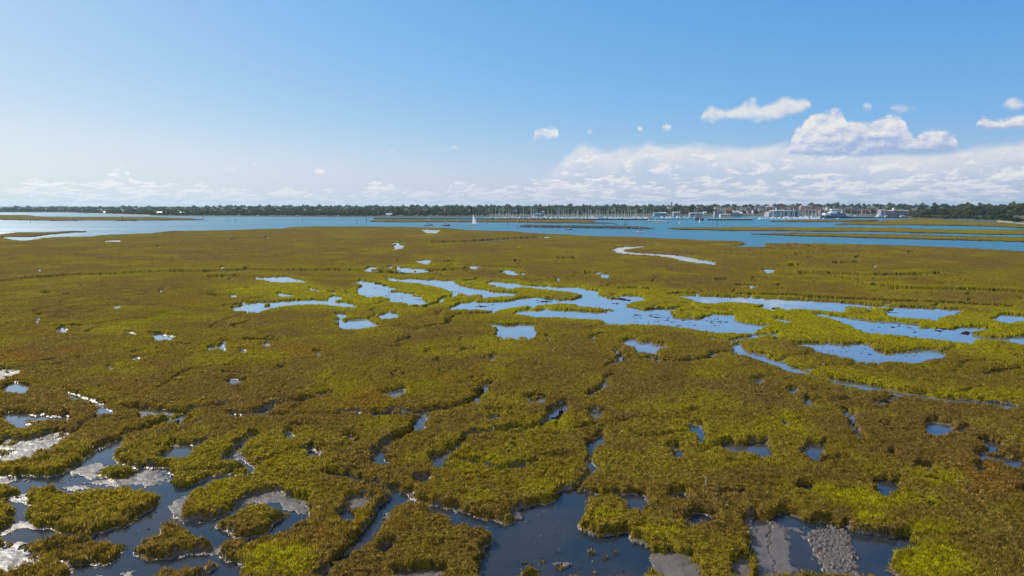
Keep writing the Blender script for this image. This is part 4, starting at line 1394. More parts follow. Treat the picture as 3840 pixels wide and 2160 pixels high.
def trunk_mesh(name, h, r0):
    bm = bmesh.new()
    def limb(p, q, ra, rb):
        p, q = Vector(p), Vector(q)
        z = (q - p).normalized()
        x = z.orthogonal().normalized()
        y = z.cross(x)
        rings = [[bm.verts.new(c + (x * math.cos(t) + y * math.sin(t)) * rr) for t in [i * math.pi / 3 for i in range(6)]] for c, rr in ((p, ra), (q, rb))]
        for i in range(6):
            bm.faces.new((rings[0][i], rings[0][(i + 1) % 6], rings[1][(i + 1) % 6], rings[1][i]))
    limb((0, 0, -0.6), (0.1, 0, h * .5), r0, r0 * .7)
    for a in (0.3, 2.2, 4.4):
        limb((0.1, 0, h * .45), (math.cos(a) * h * .3, math.sin(a) * h * .3, h * 1.05), r0 * .5, r0 * .15)
    limb((0.1, 0, h * .5), (0, 0.1, h * 1.2), r0 * .6, r0 * .15)
    me = bpy.data.meshes.new(name)
    bm.to_mesh(me)
    bm.free()
    return me


# prototypes about 10 m across
PROTO = [crown_mesh('crown', 10, hh, lb, 900, 0.62, 100 + i) for i, (hh, lb) in enumerate(((8.5, 13), (7.5, 11), (9.5, 14), (8.0, 12), (6.8, 12)))]
PINE = crown_mesh('crown', 5.5, 13, 9, 700, 0.5, 200, kind='cone')
ARCH = crown_mesh('crown', 15, 11, 13, 1300, 0.6, 210, kind='lean')
TRUNK = trunk_mesh('trunk', 5.0, 0.42)
for me in PROTO + [ARCH]:
    me.materials.append(M_TREE)
PINE.materials.append(M_PINE)
TRUNK.materials.append(M_BARK)


def tree(name, px, s, scale, label, group, crown=None, squash=1.0, stem=2.2, d0=None):
    d0 = shore_dist(px) if d0 is None else d0
    p = far(px, d0 + s, land_z(px, s))
    o = root(name, p, random.random() * 6.28 if crown is not ARCH else 0.0, label, 'tree', group)
    o.scale = (scale, scale, scale * squash)
    c = bpy.data.objects.new('crown', crown or random.choice(PROTO))
    t = bpy.data.objects.new('trunk', TRUNK)
    for q in (c, t):
        COL.objects.link(q)
        q.parent = o
    c.location = (0, 0, stem)
    return o


WOODLAND = []       # far-off trees that read as one mass


def mass(px, s, scale, squash=1.0):
    WOODLAND.append((far(px, shore_dist(px) + s, land_z(px, s)), scale, squash))


def build_trees():
    rnd = random.Random(5)
    # waterside row across the estuary
    px = -60.0
    while px < 1840:
        d0 = shore_dist(px)
        sc = rnd.choice((0.7, 0.9, 1.1, 1.3, 1.7)) * rnd.uniform(0.9, 1.1) * float(np.interp(px, [0, 900], [.75, 1.0]))
        k = 2560.0 / d0
        lab = 'rounded tree in the waterside row of the long wood across the estuary'
        tree('broadleaf_tree', px, rnd.uniform(22, 45), sc, lab, 'trees of the long wood across the estuary', squash=rnd.uniform(.75, 1.05), stem=0.7)
        px += 10 * sc * k * rnd.uniform(0.5, 0.85)
    # behind the marina and through the town
    px = 1850.0
    while px < 3400:
        d0 = shore_dist(px)
        sc = rnd.uniform(0.8, 1.5)
        k = 2560.0 / d0
        town = 2700 < px < 3330
        if not (town and rnd.random() < 0.2):
            tree('broadleaf_tree', px, rnd.uniform(60, 130) if not town else rnd.uniform(60, 230), sc * (0.8 if town else 1.0),
                 'rounded tree among the hillside houses behind the marina' if town else 'rounded tree in the wood behind the marina masts',
                 'trees among the hillside houses' if town else 'trees behind the marina', squash=rnd.uniform(.8, 1.2), stem=0.9)
        px += 10 * sc * k * rnd.uniform(0.6, 0.95)
    # the near wood on the headland: three rows that climb
    for row, (s0, s1, lab, grp) in enumerate(((10, 26, 'low windswept tree at the front edge of the headland wood beside the shingle', 'front trees of the headland wood'),
                                              (50, 80, 'olive domed tree in the middle of the headland wood', 'middle trees of the headland wood'),
                                              (110, 150, 'dark domed tree along the top of the headland wood', 'top trees of the headland wood'))):
        px = 3440.0 + row * 14
        while px < 3990:
            sc = rnd.uniform(1.0, 2.0) * (0.95, 1.1, 1.2)[row]
            d0 = shore_dist(px) + s0
            k = 2560.0 / d0
            tree('wind_bent_tree' if row == 0 else 'headland_oak', px, rnd.uniform(s0, s1), sc, lab, grp, squash=rnd.uniform(.52, .78), stem=0.4 if row == 0 else 1.2)
            px += 10 * sc * k * rnd.uniform(0.62, 0.9)
    tree('arched_tree', 3668, 122, 0.95, 'windswept arched tree with sky showing through its crown, topping the headland wood', None, crown=ARCH, stem=2.5)
    tree('headland_oak', 3497, 70, 1.55, 'tallest dark oak at the marina end of the headland wood', None, squash=0.98, stem=3.5)
    tree('headland_oak', 3535, 85, 1.1, 'second dark oak beside the tallest one in the headland wood', None, squash=0.9, stem=3)
    tree('pine_tree', 613, 60, 1.15, 'pointed conifer standing above the long wood across the estuary', None, crown=PINE, stem=3)
    tree('pine_tree', 1768, 75, 1.15, 'ragged pine standing above the wood behind the sailing yacht', None, crown=PINE, stem=4)
    tree('pine_tree', 2436, 100, 1.1, 'slim conifer above the trees near the tall tower', None, crown=PINE, stem=3)
    tree('broadleaf_tree', 2599, 120, 1.7, 'big dark round tree rising over the boatyard sheds', None, squash=1.05, stem=3.5)
    tree('broadleaf_tree', 2625, 140, 1.1, 'smaller dark tree beside the big round one over the boatyard', None, squash=.95, stem=4)
    tree('broadleaf_tree', 2940, 330, 1.5, 'broad dark tree crowning the hill above the town', None, squash=.8, stem=3)
    tree('broadleaf_tree', 499, 110, 1.0, 'flat topped tree standing clear of the wood beside the pale roofs', None, squash=.9, stem=5.5)
    tree('broadleaf_tree', 1348, 60, 1.2, 'first tall round tree above the white hut across the estuary', None, squash=1.1, stem=3.5)
    tree('broadleaf_tree', 2188, 130, 1.3, 'round tree swelling above the masts of the marina', None, squash=1.0, stem=3)
    tree('broadleaf_tree', 2345, 140, 1.2, 'second round tree above the masts, nearer the tower', None, squash=1.0, stem=3)
    # everything behind
    for s0, s1, step, sc0 in ((70, 120, 13, 1.15), (160, 260, 12, 1.2), (330, 480, 11, 1.3), (650, 900, 9, 1.4), (1200, 1700, 8, 1.6)):
        px = -420.0
        while px < 4300:
            town = 2680 < px < 3330
            if not (town and (s0 < 300 or rnd.random() < 0.4)) and not (1850 < px < 2700 and s0 < 100) and not (px > 3420 and s0 > 300 and rnd.random() < .5):
                mass(px, rnd.uniform(s0, s1), sc0 * rnd.choice((.55, .75, .9, 1.0, 1.2, 1.5)) * float(np.interp(px, [0, 1300], [.75, .92])), rnd.uniform(.7, 1.1))
            px += step * rnd.uniform(.7, 1.3)
    for a, b in ((-420, -60), (3960, 4400)):
        px = a
        while px < b:
            for s in (20, 60, 120):
                mass(px, s + rnd.uniform(-10, 10), rnd.uniform(.8, 1.3))
            px += 18
    light = [crown_arrays(10, 8.2, 9, 230, 1.05, 300 + i) for i in range(4)]
    Vs, Fs, Hs, Ts, off = [], [], [], [], 0
    for i, (p, sc, sq) in enumerate(WOODLAND):
        V, F, H, tone = light[i % 4]
        a = rnd.random() * 6.28
        ca, sa = math.cos(a), math.sin(a)
        Q = np.stack([V[:, 0] * ca - V[:, 1] * sa, V[:, 0] * sa + V[:, 1] * ca, V[:, 2] * sq], -1) * sc
        Q += np.array([p.x, p.y, p.z + 1.2])
        Vs.append(Q)
        Fs.append(F + off)
        Hs.append(H[:, :3] + off)
        Ts.append(tone * rnd.uniform(.65, 1.35))
        off += len(V)
    V = np.concatenate(Vs)
    F = np.concatenate(Fs)
    H = np.concatenate(Hs)
    T = np.concatenate([F[:, [0, 1, 2]], F[:, [0, 2, 3]], H])
    me = mesh_np('woodland', V, T)
    attr(me, 'tone', np.concatenate(Ts))
    tag(link('woodland', me, M_TREE), 'green woodland massed over the low hills beyond the shore', 'woodland', kind='stuff')
    print('woodland', len(WOODLAND))


build_trees()

# ------------------------------------------------------------------ boats
WHITE = plain('white_gelcoat', (0.86, 0.86, 0.84), 0.3, 0.04)
CREAM = plain('cream_paint', (0.62, 0.58, 0.48), 0.5, 0.08)
NAVY = plain('navy_paint', (0.020, 0.032, 0.075), 0.35, 0.2)
GREENH = plain('dark_green_paint', (0.022, 0.040, 0.030), 0.4, 0.2)
GREYBLUE = plain('grey_blue_paint', (0.28, 0.36, 0.42), 0.45, 0.1)
BLUE = plain('blue_paint', (0.05, 0.19, 0.42), 0.4, 0.12)
RED = plain('red_paint', (0.30, 0.06, 0.045), 0.5, 0.15)
CANVAS = plain('dark_canvas', (0.022, 0.028, 0.040), 0.85, 0.2)
BLUECANVAS = plain('blue_canvas', (0.03, 0.07, 0.16), 0.85, 0.2)
def cloth_mat():
    m, N, b = material('sailcloth')
    N.n.remove(b)
    df, tr, mx = N.new('ShaderNodeBsdfDiffuse'), N.new('ShaderNodeBsdfTranslucent'), N.new('ShaderNodeMixShader')
    g = N.new('ShaderNodeNewGeometry')
    c = N.mix(N.noise(g.outputs['Position'], 0.5, 3.0), (0.82, 0.82, 0.80), (0.88, 0.88, 0.86))
    N.l.new(c, df.inputs['Color'])
    N.l.new(c, tr.inputs['Color'])
    mx.inputs[0].default_value = 0.45
    N.l.new(df.outputs[0], mx.inputs[1])
    N.l.new(tr.outputs[0], mx.inputs[2])
    N.l.new(mx.outputs[0], N.n['Material Output'].inputs['Surface'])
    return m


SAILCLOTH = cloth_mat()
ALLOY = plain('mast_alloy', (0.74, 0.74, 0.72), 0.5, 0.05)
GLASS = plain('dark_window_glass', (0.02, 0.025, 0.032), 0.1, 0.2)
TIMBER = plain('weathered_timber', (0.13, 0.10, 0.075), 0.9, 0.25, 2.0)
TAR = plain('tarred_timber', (0.028, 0.027, 0.027), 0.8, 0.3, 1.0)
CONC = plain('old_concrete', (0.22, 0.21, 0.20), 0.9, 0.2, 0.5)
GREENP = plain('green_paint', (0.03, 0.15, 0.10), 0.5, 0.15)
REDP = plain('red_marker_paint', (0.32, 0.05, 0.04), 0.5, 0.15)


class MB:
    def __init__(self):
        self.bm = bmesh.new()
        self.mats = []

    def mi(self, m):
        if m not in self.mats:
            self.mats.append(m)
        return self.mats.index(m)

    def face(self, vs, m):
        try:
            f = self.bm.faces.new(vs)
            f.material_index = self.mi(m)
        except ValueError:
            pass

    def loft(self, rings, m, caps=True, closed=True):
        vr = [[self.bm.verts.new(p) for p in r] for r in rings]
        n = len(vr[0])
        for a, b in zip(vr, vr[1:]):
            for i in range(n if closed else n - 1):
                self.face((a[i], a[(i + 1) % n], b[(i + 1) % n], b[i]), m)
        if caps:
            self.face(vr[0][::-1], m)
            self.face(vr[-1], m)
        return vr

    def box(self, x0, x1, y0, y1, z0, z1, m, tx=0.0, ty=0.0, fx=0.0):
        """box whose top is drawn in by tx, ty and raked forward by fx"""
        lo = [(x0, y0, z0), (x1, y0, z0), (x1, y1, z0), (x0, y1, z0)]
        hi = [(x0 + tx + fx, y0 + ty, z1), (x1 - tx + fx, y0 + ty, z1), (x1 - tx + fx, y1 - ty, z1), (x0 + tx + fx, y1 - ty, z1)]
        self.loft([lo, hi], m)

    def tube(self, p, q, r0, r1, m, n=6):
        p, q = Vector(p), Vector(q)
        z = (q - p).normalized()
        x = z.orthogonal().normalized()
        y = z.cross(x)
        an = [i * 2 * math.pi / n for i in range(n)]
        self.loft([[c + (x * math.cos(t) + y * math.sin(t)) * r for t in an] for c, r in ((p, r0), (q, r1))], m)

    def hull(self, L, B, fb, m, deck, bow=1.0, transom=0.75, sheer=0.25, draft=0.35, boot=None):
        """x runs from stern (-L/2) to stem (+L/2), waterline z=0"""
        rings = []
        for i in range(11):
            t = i / 10.0
            x = -L / 2 + L * t
            w = B / 2 * (transom + (1 - transom) * math.sin(min(t / 0.45, 1) * math.pi / 2)) * (1.0 if t < .5 else max(0.02, 1 - ((t - .5) / .5) ** 2.1 * bow))
            top = fb * (1 + sheer * (2 * t - 0.8) ** 2 * (1.4 if t > .4 else .4))
            xo = 0.06 * L * max(0, (t - .8) / .2)
            rings.append([(x + xo, w, top), (x + xo * .4, w * .93, top * .35), (x, w * .55, -draft), (x, -w * .55, -draft), (x + xo * .4, -w * .93, top * .35), (x + xo, -w, top)])
        vr = self.loft(rings, m, caps=False, closed=False)
        self.face([v for v in vr[0]][::-1], m)
        for a, b in zip(vr, vr[1:]):
            self.face((a[5], a[0], b[0], b[5]), deck)
        return rings

    def make(self, name, parent=None, smooth=False):
        bmesh.ops.recalc_face_normals(self.bm, faces=self.bm.faces[:])
        me = bpy.data.meshes.new(name)
        self.bm.to_mesh(me)
        self.bm.free()
        for m in self.mats:
            me.materials.append(m)
        o = bpy.data.objects.new(name, me)
        COL.objects.link(o)
        if parent:
            o.parent = parent
        return o


def rig(mb, h, x, z0, sp=True, r=0.15):
    mb.tube((x, 0, z0), (x, 0, h), r, r * .75, ALLOY)
    if sp:
        mb.tube((x, -0.9, z0 + (h - z0) * .55), (x, 0.9, z0 + (h - z0) * .55), 0.04, 0.04, ALLOY, 4)
    return mb


def yacht(loc, rz, label, L=10.0, hullm=WHITE, cover=BLUECANVAS, mast=13.0, group=None, hood=True, sail=None):
    o = root('sailing_yacht', loc, rz, label, 'yacht', group)
    B = L * .31
    a = MB()
    a.hull(L, B, L * .095, hullm, CREAM if hullm is not CREAM else WHITE)
    a.make('hull', o)
    c = MB()
    c.box(-L * .12, L * .22, -B * .27, B * .27, L * .09, L * .15, WHITE, .25, .12)
    cab = c.make('cabin', o)
    w = MB()
    for sgn in (-1, 1):
        w.box(-L * .06, L * .14, sgn * B * .262 - .03, sgn * B * .262 + .03, L * .105, L * .13, GLASS)
    w.make('window', cab)
    m = rig(MB(), mast, L * .06, L * .12)
    m.make('mast', o)
    bm_ = MB()
    bm_.tube((L * .05, 0, L * .235), (-L * .33, 0, L * .225), 0.07, 0.06, ALLOY)
    boom = bm_.make('boom', o)
    if cover and not sail:
        sc = MB()
        sc.loft([[(L * .06 - L * .40 * t, math.cos(k) * .2 * (1.3 - t), L * .255 + math.sin(k) * .24 * (1.25 - t)) for k in [i * math.pi / 3 for i in range(6)]] for t in (0, .3, .65, .95)], cover)
        sc.box(L * .03, L * .075, -.12, .12, L * .25, L * .36, cover, .03, .03)
        sc.make('sail_cover', boom)
    if hood:
        h = MB()
        h.box(-L * .19, -L * .10, -B * .3, B * .3, L * .12, L * .19, cover or BLUECANVAS, .22, .2)
        h.make('spray_hood', o)
    if sail:
        for kind, pts in sail:
            s = MB()
            q = [Vector(p) for p in pts]
            n = 10
            rows = []
            for i in range(n + 1):
                t = i / n
                l, r_ = q[0].lerp(q[2], t), q[1].lerp(q[2], t)
                rows.append([l.lerp(r_, k / 6) + Vector((0, .55 * math.sin(math.pi * k / 6) * (1 - t), 0)) for k in range(7)])
            vr = [[s.bm.verts.new(p) for p in r] for r in rows]
            for u, v in zip(vr, vr[1:]):
                for k in range(6):
                    s.face((u[k], u[k + 1], v[k + 1], v[k]), SAILCLOTH)
            s.make(kind, o)
    return o


def motorboat(loc, rz, label, L=8.0, hullm=WHITE, top=CANVAS, group=None, flybridge=False, mast=0, arch=True):
    o = root('motor_boat', loc, rz, label, 'boat', group)
    B = L * .34
    a = MB()
    a.hull(L, B, L * .12, hullm, WHITE, sheer=.35)
    a.make('hull', o)
    c = MB()
    c.box(-L * .10, L * .26, -B * .36, B * .36, L * .115, L * .21, WHITE, .45, .14, -.1)
    cab = c.make('cabin', o)
    w = MB()
    w.box(-L * .04, L * .17, -B * .37, B * .37, L * .155, L * .195, GLASS, .28, .06, -.05)
    w.make('window', cab)
    if top:
        t = MB()
        t.box(-L * .20, L * .14, -B * .36, B * .36, L * .275, L * .315, top, .12, .1)
        for x in (-L * .17, L * .08):
            for y in (-B * .32, B * .32):
                t.tube((x, y, L * .12), (x, y, L * .28), .04, .04, ALLOY, 4)
        t.make('canopy', o)
    if flybridge:
        f = MB()
        f.box(-L * .08, L * .10, -B * .3, B * .3, L * .212, L * .29, WHITE, .2, .1)
        f.make('flybridge', o)
    if mast:
        rig(MB(), mast, 0, L * .2, False).make('mast', o)
    return o


HEAD = lambda dx, dy=0.0: math.atan2(dy, dx)        # dx>0: bows to the right of the view

yacht(at(1772, 844), R(2), 'white yacht under way with one tall white foresail set', 10.8, WHITE, BLUECANVAS, 11.8, None, True,
      [('foresail', [(5.6, 0, 1.5), (-0.4, 1.2, 1.5), (0.75, .1, 13.6)])]).name = 'sailing_yacht'
motorboat(at(1607, 846), R(4), 'pale grey motor cruiser with dark canopy and thin mast, alone on the water', 10.2, GREYBLUE, CANVAS, mast=11.5)
motorboat(at(1672, 847.5), R(-3), 'black hulled motor cruiser with white cabin and dark canopy', 9.2, TAR, CANVAS, mast=8.0)
yacht(at(1714, 848.5), R(-20), 'small white moored yacht with blue hood, between black cruiser and sailing yacht', 7.2, WHITE, BLUECANVAS, 11.5)
yacht(at(1940, 855.5), R(75), 'small white yacht lying end on by the tip of the front breakwater', 7.0, WHITE, BLUECANVAS, 10.5)
motorboat(at(2132, 861), R(5), 'open dark hulled launch with white cabin before the front breakwater', 6.6, GREENH, None)
yacht(at(2399, 873.5), R(176), 'white yacht with black sail cover moored closest to the marsh', 9.6, WHITE, CANVAS, 12.5, None, False)
motorboat(at(2549, 838.5), R(80), 'white motor boat seen end on in mid channel', 7.5, WHITE, None, flybridge=True)
d = yacht(at(2624, 837), R(60), 'white dinghy sailing in the channel under a single narrow sail', 5.0, WHITE, None, 8.0, None, False,
          [('mainsail', [(0.3, 0, 0.9), (-2.6, .6, 1.0), (0.3, 0, 8.0)])])
yacht(at(2824, 819.5), R(150), 'broad white ketch at the end of the long timber quay', 12.5, WHITE, CREAM, 17.0)
# blue fishing boat with a white wheelhouse
t = root('fishing_boat', at(2541, 821.5), R(95), 'blue fishing boat with white wheelhouse lying off the boatyard', 'boat')
a = MB(); a.hull(13, 4.6, 2.0, BLUE, CREAM, sheer=.5); a.make('hull', t)
a = MB(); a.box(-1.5, 2.6, -1.7, 1.7, 2.0, 5.2, WHITE, .15, .15); w_ = a.make('wheelhouse', t)
a = MB(); a.box(-1.2, 2.62, -1.6, 1.6, 3.9, 4.7, GLASS, .0, .0); a.make('window', w_)
rig(MB(), 9.5, -2.5, 2.0).make('mast', t)

# row of small white boats on the pontoon off the marina
for i, (px, py, L, rz) in enumerate(((2434, 829, 8, 10), (2446, 829.5, 7, -15), (2458, 830, 8.5, 8), (2470, 829, 7.5, 14), (2464, 836, 9.0, -30), (2480, 829.5, 7.5, 5), (2486, 835, 8.5, -25), (2497, 833, 7.2, -12), (2503, 834, 6.0, 190))):
    p = at(px, py)
    motorboat(p, R(rz), 'white motor boat on the pontoon off the marina mouth' if i < 8 else 'dark hulled boat ending the row on the pontoon', L, WHITE if i < 8 else NAVY, None, 'white boats on the pontoon', flybridge=i % 2 == 0)
pt = root('pontoon', at(2466, 832), 0, 'low floating pontoon carrying a row of white motor boats', 'pontoon')
a = MB(); a.box(-17, 17, -1.0, 1.0, -.3, .45, TIMBER); a.make('deck', pt)
a = MB(); a.box(-17, 17, -1.2, -1.003, -.1, .35, TAR); a.make('fender', pt)

# marina fleets: each boat one object, seen only a few pixels long
def fleet_yacht(L, hullm, cover, mast):
    m = MB()
    B = L * .31
    m.hull(L, B, L * .10, hullm, WHITE)
    m.box(-L * .12, L * .22, -B * .27, B * .27, L * .095, L * .16, WHITE, .25, .12)
    rig(m, mast, L * .06, L * .12, True, 0.22)
    m.tube((L * .05, 0, L * .235), (-L * .33, 0, L * .225), 0.16, 0.12, cover)
    m.box(-L * .19, -L * .10, -B * .3, B * .3, L * .12, L * .19, cover, .22, .2)
    o = m.make('marina_yacht')
    me = o.data
    bpy.data.objects.remove(o)
    return me


def fleet_motor(L, hullm, fly):
    m = MB()
    B = L * .34
    m.hull(L, B, L * .13, hullm, WHITE, sheer=.35)
    m.box(-L * .28, L * .24, -B * .38, B * .38, L * .125, L * .24, WHITE, .5, .14, -.1)
    m.box(-L * .18, L * .15, -B * .39, B * .39, L * .165, L * .205, GLASS, .28, .06, -.05)
    if fly:
        m.box(-L * .22, L * .05, -B * .3, B * .3, L * .242, L * .32, WHITE, .3, .1)
    o = m.make('marina_motor_boat')
    me = o.data
    bpy.data.objects.remove(o)
    return me


YM = [(fleet_yacht(L, h, c, ms), n) for L, h, c, ms, n in ((9, WHITE, BLUECANVAS, 12.5, 'white yacht with a short mast'), (11, WHITE, CANVAS, 15.5, 'white yacht with a tall mast'), (12.5, NAVY, CREAM, 17.5, 'navy yacht with a very tall mast'),
                                                      (10, WHITE, CREAM, 14.0, 'white yacht with pale sail cover'), (8, GREENH, CANVAS, 11.0, 'dark green yacht with a low mast'), (10.5, RED, BLUECANVAS, 14.5, 'red hulled yacht'))]
MM = [(fleet_motor(L, h, f), n) for L, h, f, n in ((9, WHITE, True, 'white flybridge cruiser'), (7, WHITE, False, 'low white motor boat'), (8, NAVY, False, 'navy motor boat'), (11, WHITE, True, 'large white cruiser'))]


def fleet(rows, where, group, seed, motor=0.35):
    r = random.Random(seed)
    for x0, x1, py, step in rows:
        px = x0
        while px < x1:
            mot = r.random() < motor
            me, n = r.choices(MM, (4, 4, 1, 2))[0] if mot else r.choices(YM, (4, 5, 1, 4, 1, 0.6))[0]
            o = bpy.data.objects.new('marina_motor_boat' if mot else 'marina_yacht', me)
            COL.objects.link(o)
            o.location = at(px, py + r.uniform(-.35, .35))
            o.rotation_euler = (0, 0, R(r.choice((90, -90)) + r.uniform(-28, 28)))
            k = r.uniform(.85, 1.12)
            o.scale = (k, k, k * (1.0 if mot else 1.18))
            tag(o, f'{n}, {where}', 'boat' if mot else 'yacht', ('motor boats ' if mot else 'yachts ') + group)
            px += step * r.uniform(.65, 1.35)


fleet(((1818, 1900, 819.5, 12), (1862, 2440, 820.6, 9.5), (1900, 2440, 818.2, 12), (1990, 2440, 816.2, 15)), 'in the marina behind the long sea wall', 'in the main marina', 3, .36)
fleet(((2460, 2640, 818.6, 24), (2480, 2640, 816.6, 30)), 'off the boatyard sheds', 'off the boatyard', 4, .3)
fleet(((2850, 3070, 822.0, 13), (2880, 3080, 819.6, 14), (2900, 3090, 817.4, 16), (2950, 3090, 815.4, 20)), 'before the glass fronted marina hall', 'in the far marina', 5, .42)
fleet(((3090, 3300, 814.5, 22), (3230, 3330, 816.0, 24)), 'behind the ferry pier', 'behind the ferry', 6, .1)
for px, py, n in ((3063, 820.5, 'small white boat moored ahead of the ferry bow'), (3089, 819.8, 'white launch under the bow of the ferry'), (3142, 820.4, 'white launch abeam of the ferry side'), (2569, 823.5, 'small dark boat beside the blue fishing boat')):
    motorboat(at(px, py), R(20), n, 6.0, WHITE if 'white' in n else NAVY, None)

# ------------------------------------------------------------------ car ferry
def build_ferry():
    D = dist_of(818.3)
    k = D / FPX                     # metres per photograph pixel at the ferry
    cx = 3138.5
    o = root('car_ferry', far(cx, D + 6, 0.0), R(-5), 'double ended car ferry, white decks over a blue side and navy hull', 'ferry')
    X = lambda p: (p / 8.05 + 3000 - cx) * k
    Z = lambda y: (818.3 - (740 + y / 8.05)) * k
    HB = 7.5
    m = MB()
    rings = []
    for px, top, w in ((675, 565, .62), (745, 575, .8), (800, 585, .95), (905, 560, 1), (1340, 560, 1), (1450, 575, .9), (1550, 590, .62)):
        z = Z(top)
        rings.append([(X(px), HB * w, z), (X(px), HB * w * .92, -.6), (X(px), -HB * w * .92, -.6), (X(px), -HB * w, z)])
    m.loft(rings, NAVY)
    m.make('hull', o)
    m = MB(); m.box(X(900), X(1345), -HB - .15, HB + .15, Z(575), Z(490), BLUE, .3, .15); side = m.make('car_deck_side', o)
    m = MB(); m.box(X(912), X(1335), -HB - .2, -HB + .1, Z(518), Z(502), GLASS); m.make('opening', side)
    for x0, x1, nm in ((675, 748, 'bow_ramp'), (1490, 1550, 'stern_ramp')):
        m = MB(); m.box(X(x0), X(x1), -4.2, 4.2, Z(600), Z(548 if nm == 'bow_ramp' else 572), NAVY, .3, .3); m.make(nm, o)
    m = MB(); m.box(X(745), X(905), -HB, HB, Z(541), Z(512), WHITE, .2, .2); m.box(X(748), X(903), -HB + .3, HB - .3, Z(512), Z(503), GLASS, .2, .1); m.box(X(742), X(905), -HB, HB, Z(503), Z(477), WHITE, .6, .3); m.make('fore_saloon', o)
    m = MB(); m.box(X(905), X(1112), -HB * .8, HB * .8, Z(490), Z(452), WHITE, .6, .4); m.box(X(1000), X(1110), -HB * .7, HB * .7, Z(452), Z(425), WHITE, .4, .4); m.make('passenger_deck', o)
    m = MB(); m.box(X(945), X(1140), -HB * .62, HB * .62, Z(428), Z(406), WHITE, .3, .2); br = m.make('bridge', o)
    m = MB(); m.box(X(943), X(1142), -HB * .64, HB * .64, Z(406), Z(390), GLASS, .2, .1); m.make('window', br)
    m = MB(); m.box(X(935), X(1148), -HB * .7, HB * .7, Z(390), Z(362), WHITE, .6, .5); m.make('roof', br)
    m = MB(); m.box(X(1116), X(1190), -2.2, 2.2, Z(490), Z(425), BLUE, .2, .2); m.make('funnel', o)
    m = MB(); m.box(X(1194), X(1222), -HB * .6, HB * .6, Z(490), Z(438), WHITE, .2, .2); m.box(X(1345), X(1445), -HB * .9, HB * .9, Z(548), Z(503), WHITE, .8, .4); m.make('aft_saloon', o)
    rig(MB(), Z(325), X(1060), Z(362)).make('mast', o)
    # pier behind the ferry
    p = root('ferry_pier', far(3234, D + 22, 0.0), 0, 'long low pier with a pale rail running from the ferry stern', 'pier')
    kk = (D + 22) / FPX
    w = 39 * kk
    m = MB(); m.box(-w, w, -2.5, 2.5, 1.9, 2.6, CONC); m.make('deck', p)
    m = MB(); m.box(-w, w, -2.62, -2.5, 2.6, 3.7, WHITE); m.make('rail', p)
    for i in range(12):
        m = MB(); x = -w + 1 + i * (2 * w - 2) / 11; m.box(x - .45, x + .45, -2.3, 2.3, -1, 1.9, TAR); m.make('pile', p)


build_ferry()

# ------------------------------------------------------------------ posts, buoys, quays, breakwaters
def marker(px, py, h, mat, label, top=None, r=0.22):
    o = root('channel_post', at(px, py), 0, label, 'marker post', 'channel posts')
    m = MB(); m.tube((0, 0, -1), (0, 0, h), r, r * .9, mat, 8); m.make('post', o)
    m = MB()
    if top == 'board':
        m.box(-.6, .6, -.08, .08, h, h + 1.1, mat)
    elif top == 'cone':
        m.loft([[(math.cos(a) * .55, math.sin(a) * .55, h) for a in np.arange(0, 6.2, 1.05)], [(math.cos(a) * .05, math.sin(a) * .05, h + 1) for a in np.arange(0, 6.2, 1.05)]], mat)
    else:
        m.box(-.45, .45, -.45, .45, h, h + .7, mat, .06, .06)
    m.make('topmark', o)
    return o


for px, py, h, mt, lb, tp in (
        (115, 837, 5.2, TAR, 'dark channel post nearest the sun glitter', 'board'), (459, 829, 6.6, TAR, 'dark channel post before the long brown marsh island', 'board'),
        (762, 832, 6.6, TAR, 'tall dark post standing off the tip of the brown marsh island', 'board'), (883, 838.5, 4.8, GREENP, 'stout green channel post in open water', 'can'),
        (1134, 833.5, 5.0, BLUE, 'slim post alone below the wooded shore, between two groups of posts', 'cone'), (1338, 842.5, 4.8, TAR, 'short black post close to the marsh edge, first of a pair', 'can'),
        (1374, 837, 5.4, TAR, 'thin post at the end of the far mudbank', 'board'), (1827, 840.5, 6.5, TAR, 'dark post to the stern side of the sailing yacht', 'board'),
        (1905, 849.5, 6.2, TAR, 'thick black post between the sailing yacht and the breakwater', 'can'), (1978, 846, 6.5, TAR, 'thin post behind the end of the front breakwater', 'cone'),
        (2261, 841, 5.2, TIMBER, 'timber post at the end of the rear breakwater', 'board'), (2419, 840, 4.2, TAR, 'dark post at the mouth of the marina', 'can'),
        (2671, 842, 6.0, TIMBER, 'timber post in the channel beside the sailing dinghy', 'board'), (2688, 847.5, 5.4, TAR, 'dark post next to the timber one beyond the dinghy', 'cone'),
        (2343, 846, 8.4, TIMBER, 'first of two tall pale piles behind the front breakwater', 'can'), (2348.5, 841, 6.6, TIMBER, 'second of two tall pale piles behind the front breakwater', 'can')):
    marker(px, py, h, mt, lb, tp)


def buoy(px, py, mat, label, r=.55):
    o = root('mooring_buoy', at(px, py), 0, label, 'buoy', 'mooring buoys')
    m = MB()
    n = 8
    m.loft([[(math.cos(a) * rr * r, math.sin(a) * rr * r, z * r) for a in np.linspace(0, 2 * math.pi, n, endpoint=False)] for rr, z in ((.5, -.6), (1, -.1), (1, .4), (.6, .9))], mat)
    m.make('float', o)
    m = MB(); m.tube((0, 0, .8 * r), (0, 0, 1.9 * r), .12, .12, TAR); m.make('pickup_ring', o)


for a in ((773, 832.5, TAR, 'dark mooring buoy beside the tall post off the brown island', .6), (855, 833, TAR, 'dark mooring buoy near the stout green post', .75), (2152, 865.5, TAR, 'dark buoy near the open launch', .5),
          (2371, 874, TAR, 'dark buoy off the stern of the yacht with the black sail cover', .5), (2570, 861.5, TAR, 'dark buoy below the tip of the long marsh island', .7), (2272, 870, TAR, 'small buoy alone between launch and black covered yacht', .35)):
    buoy(*a)


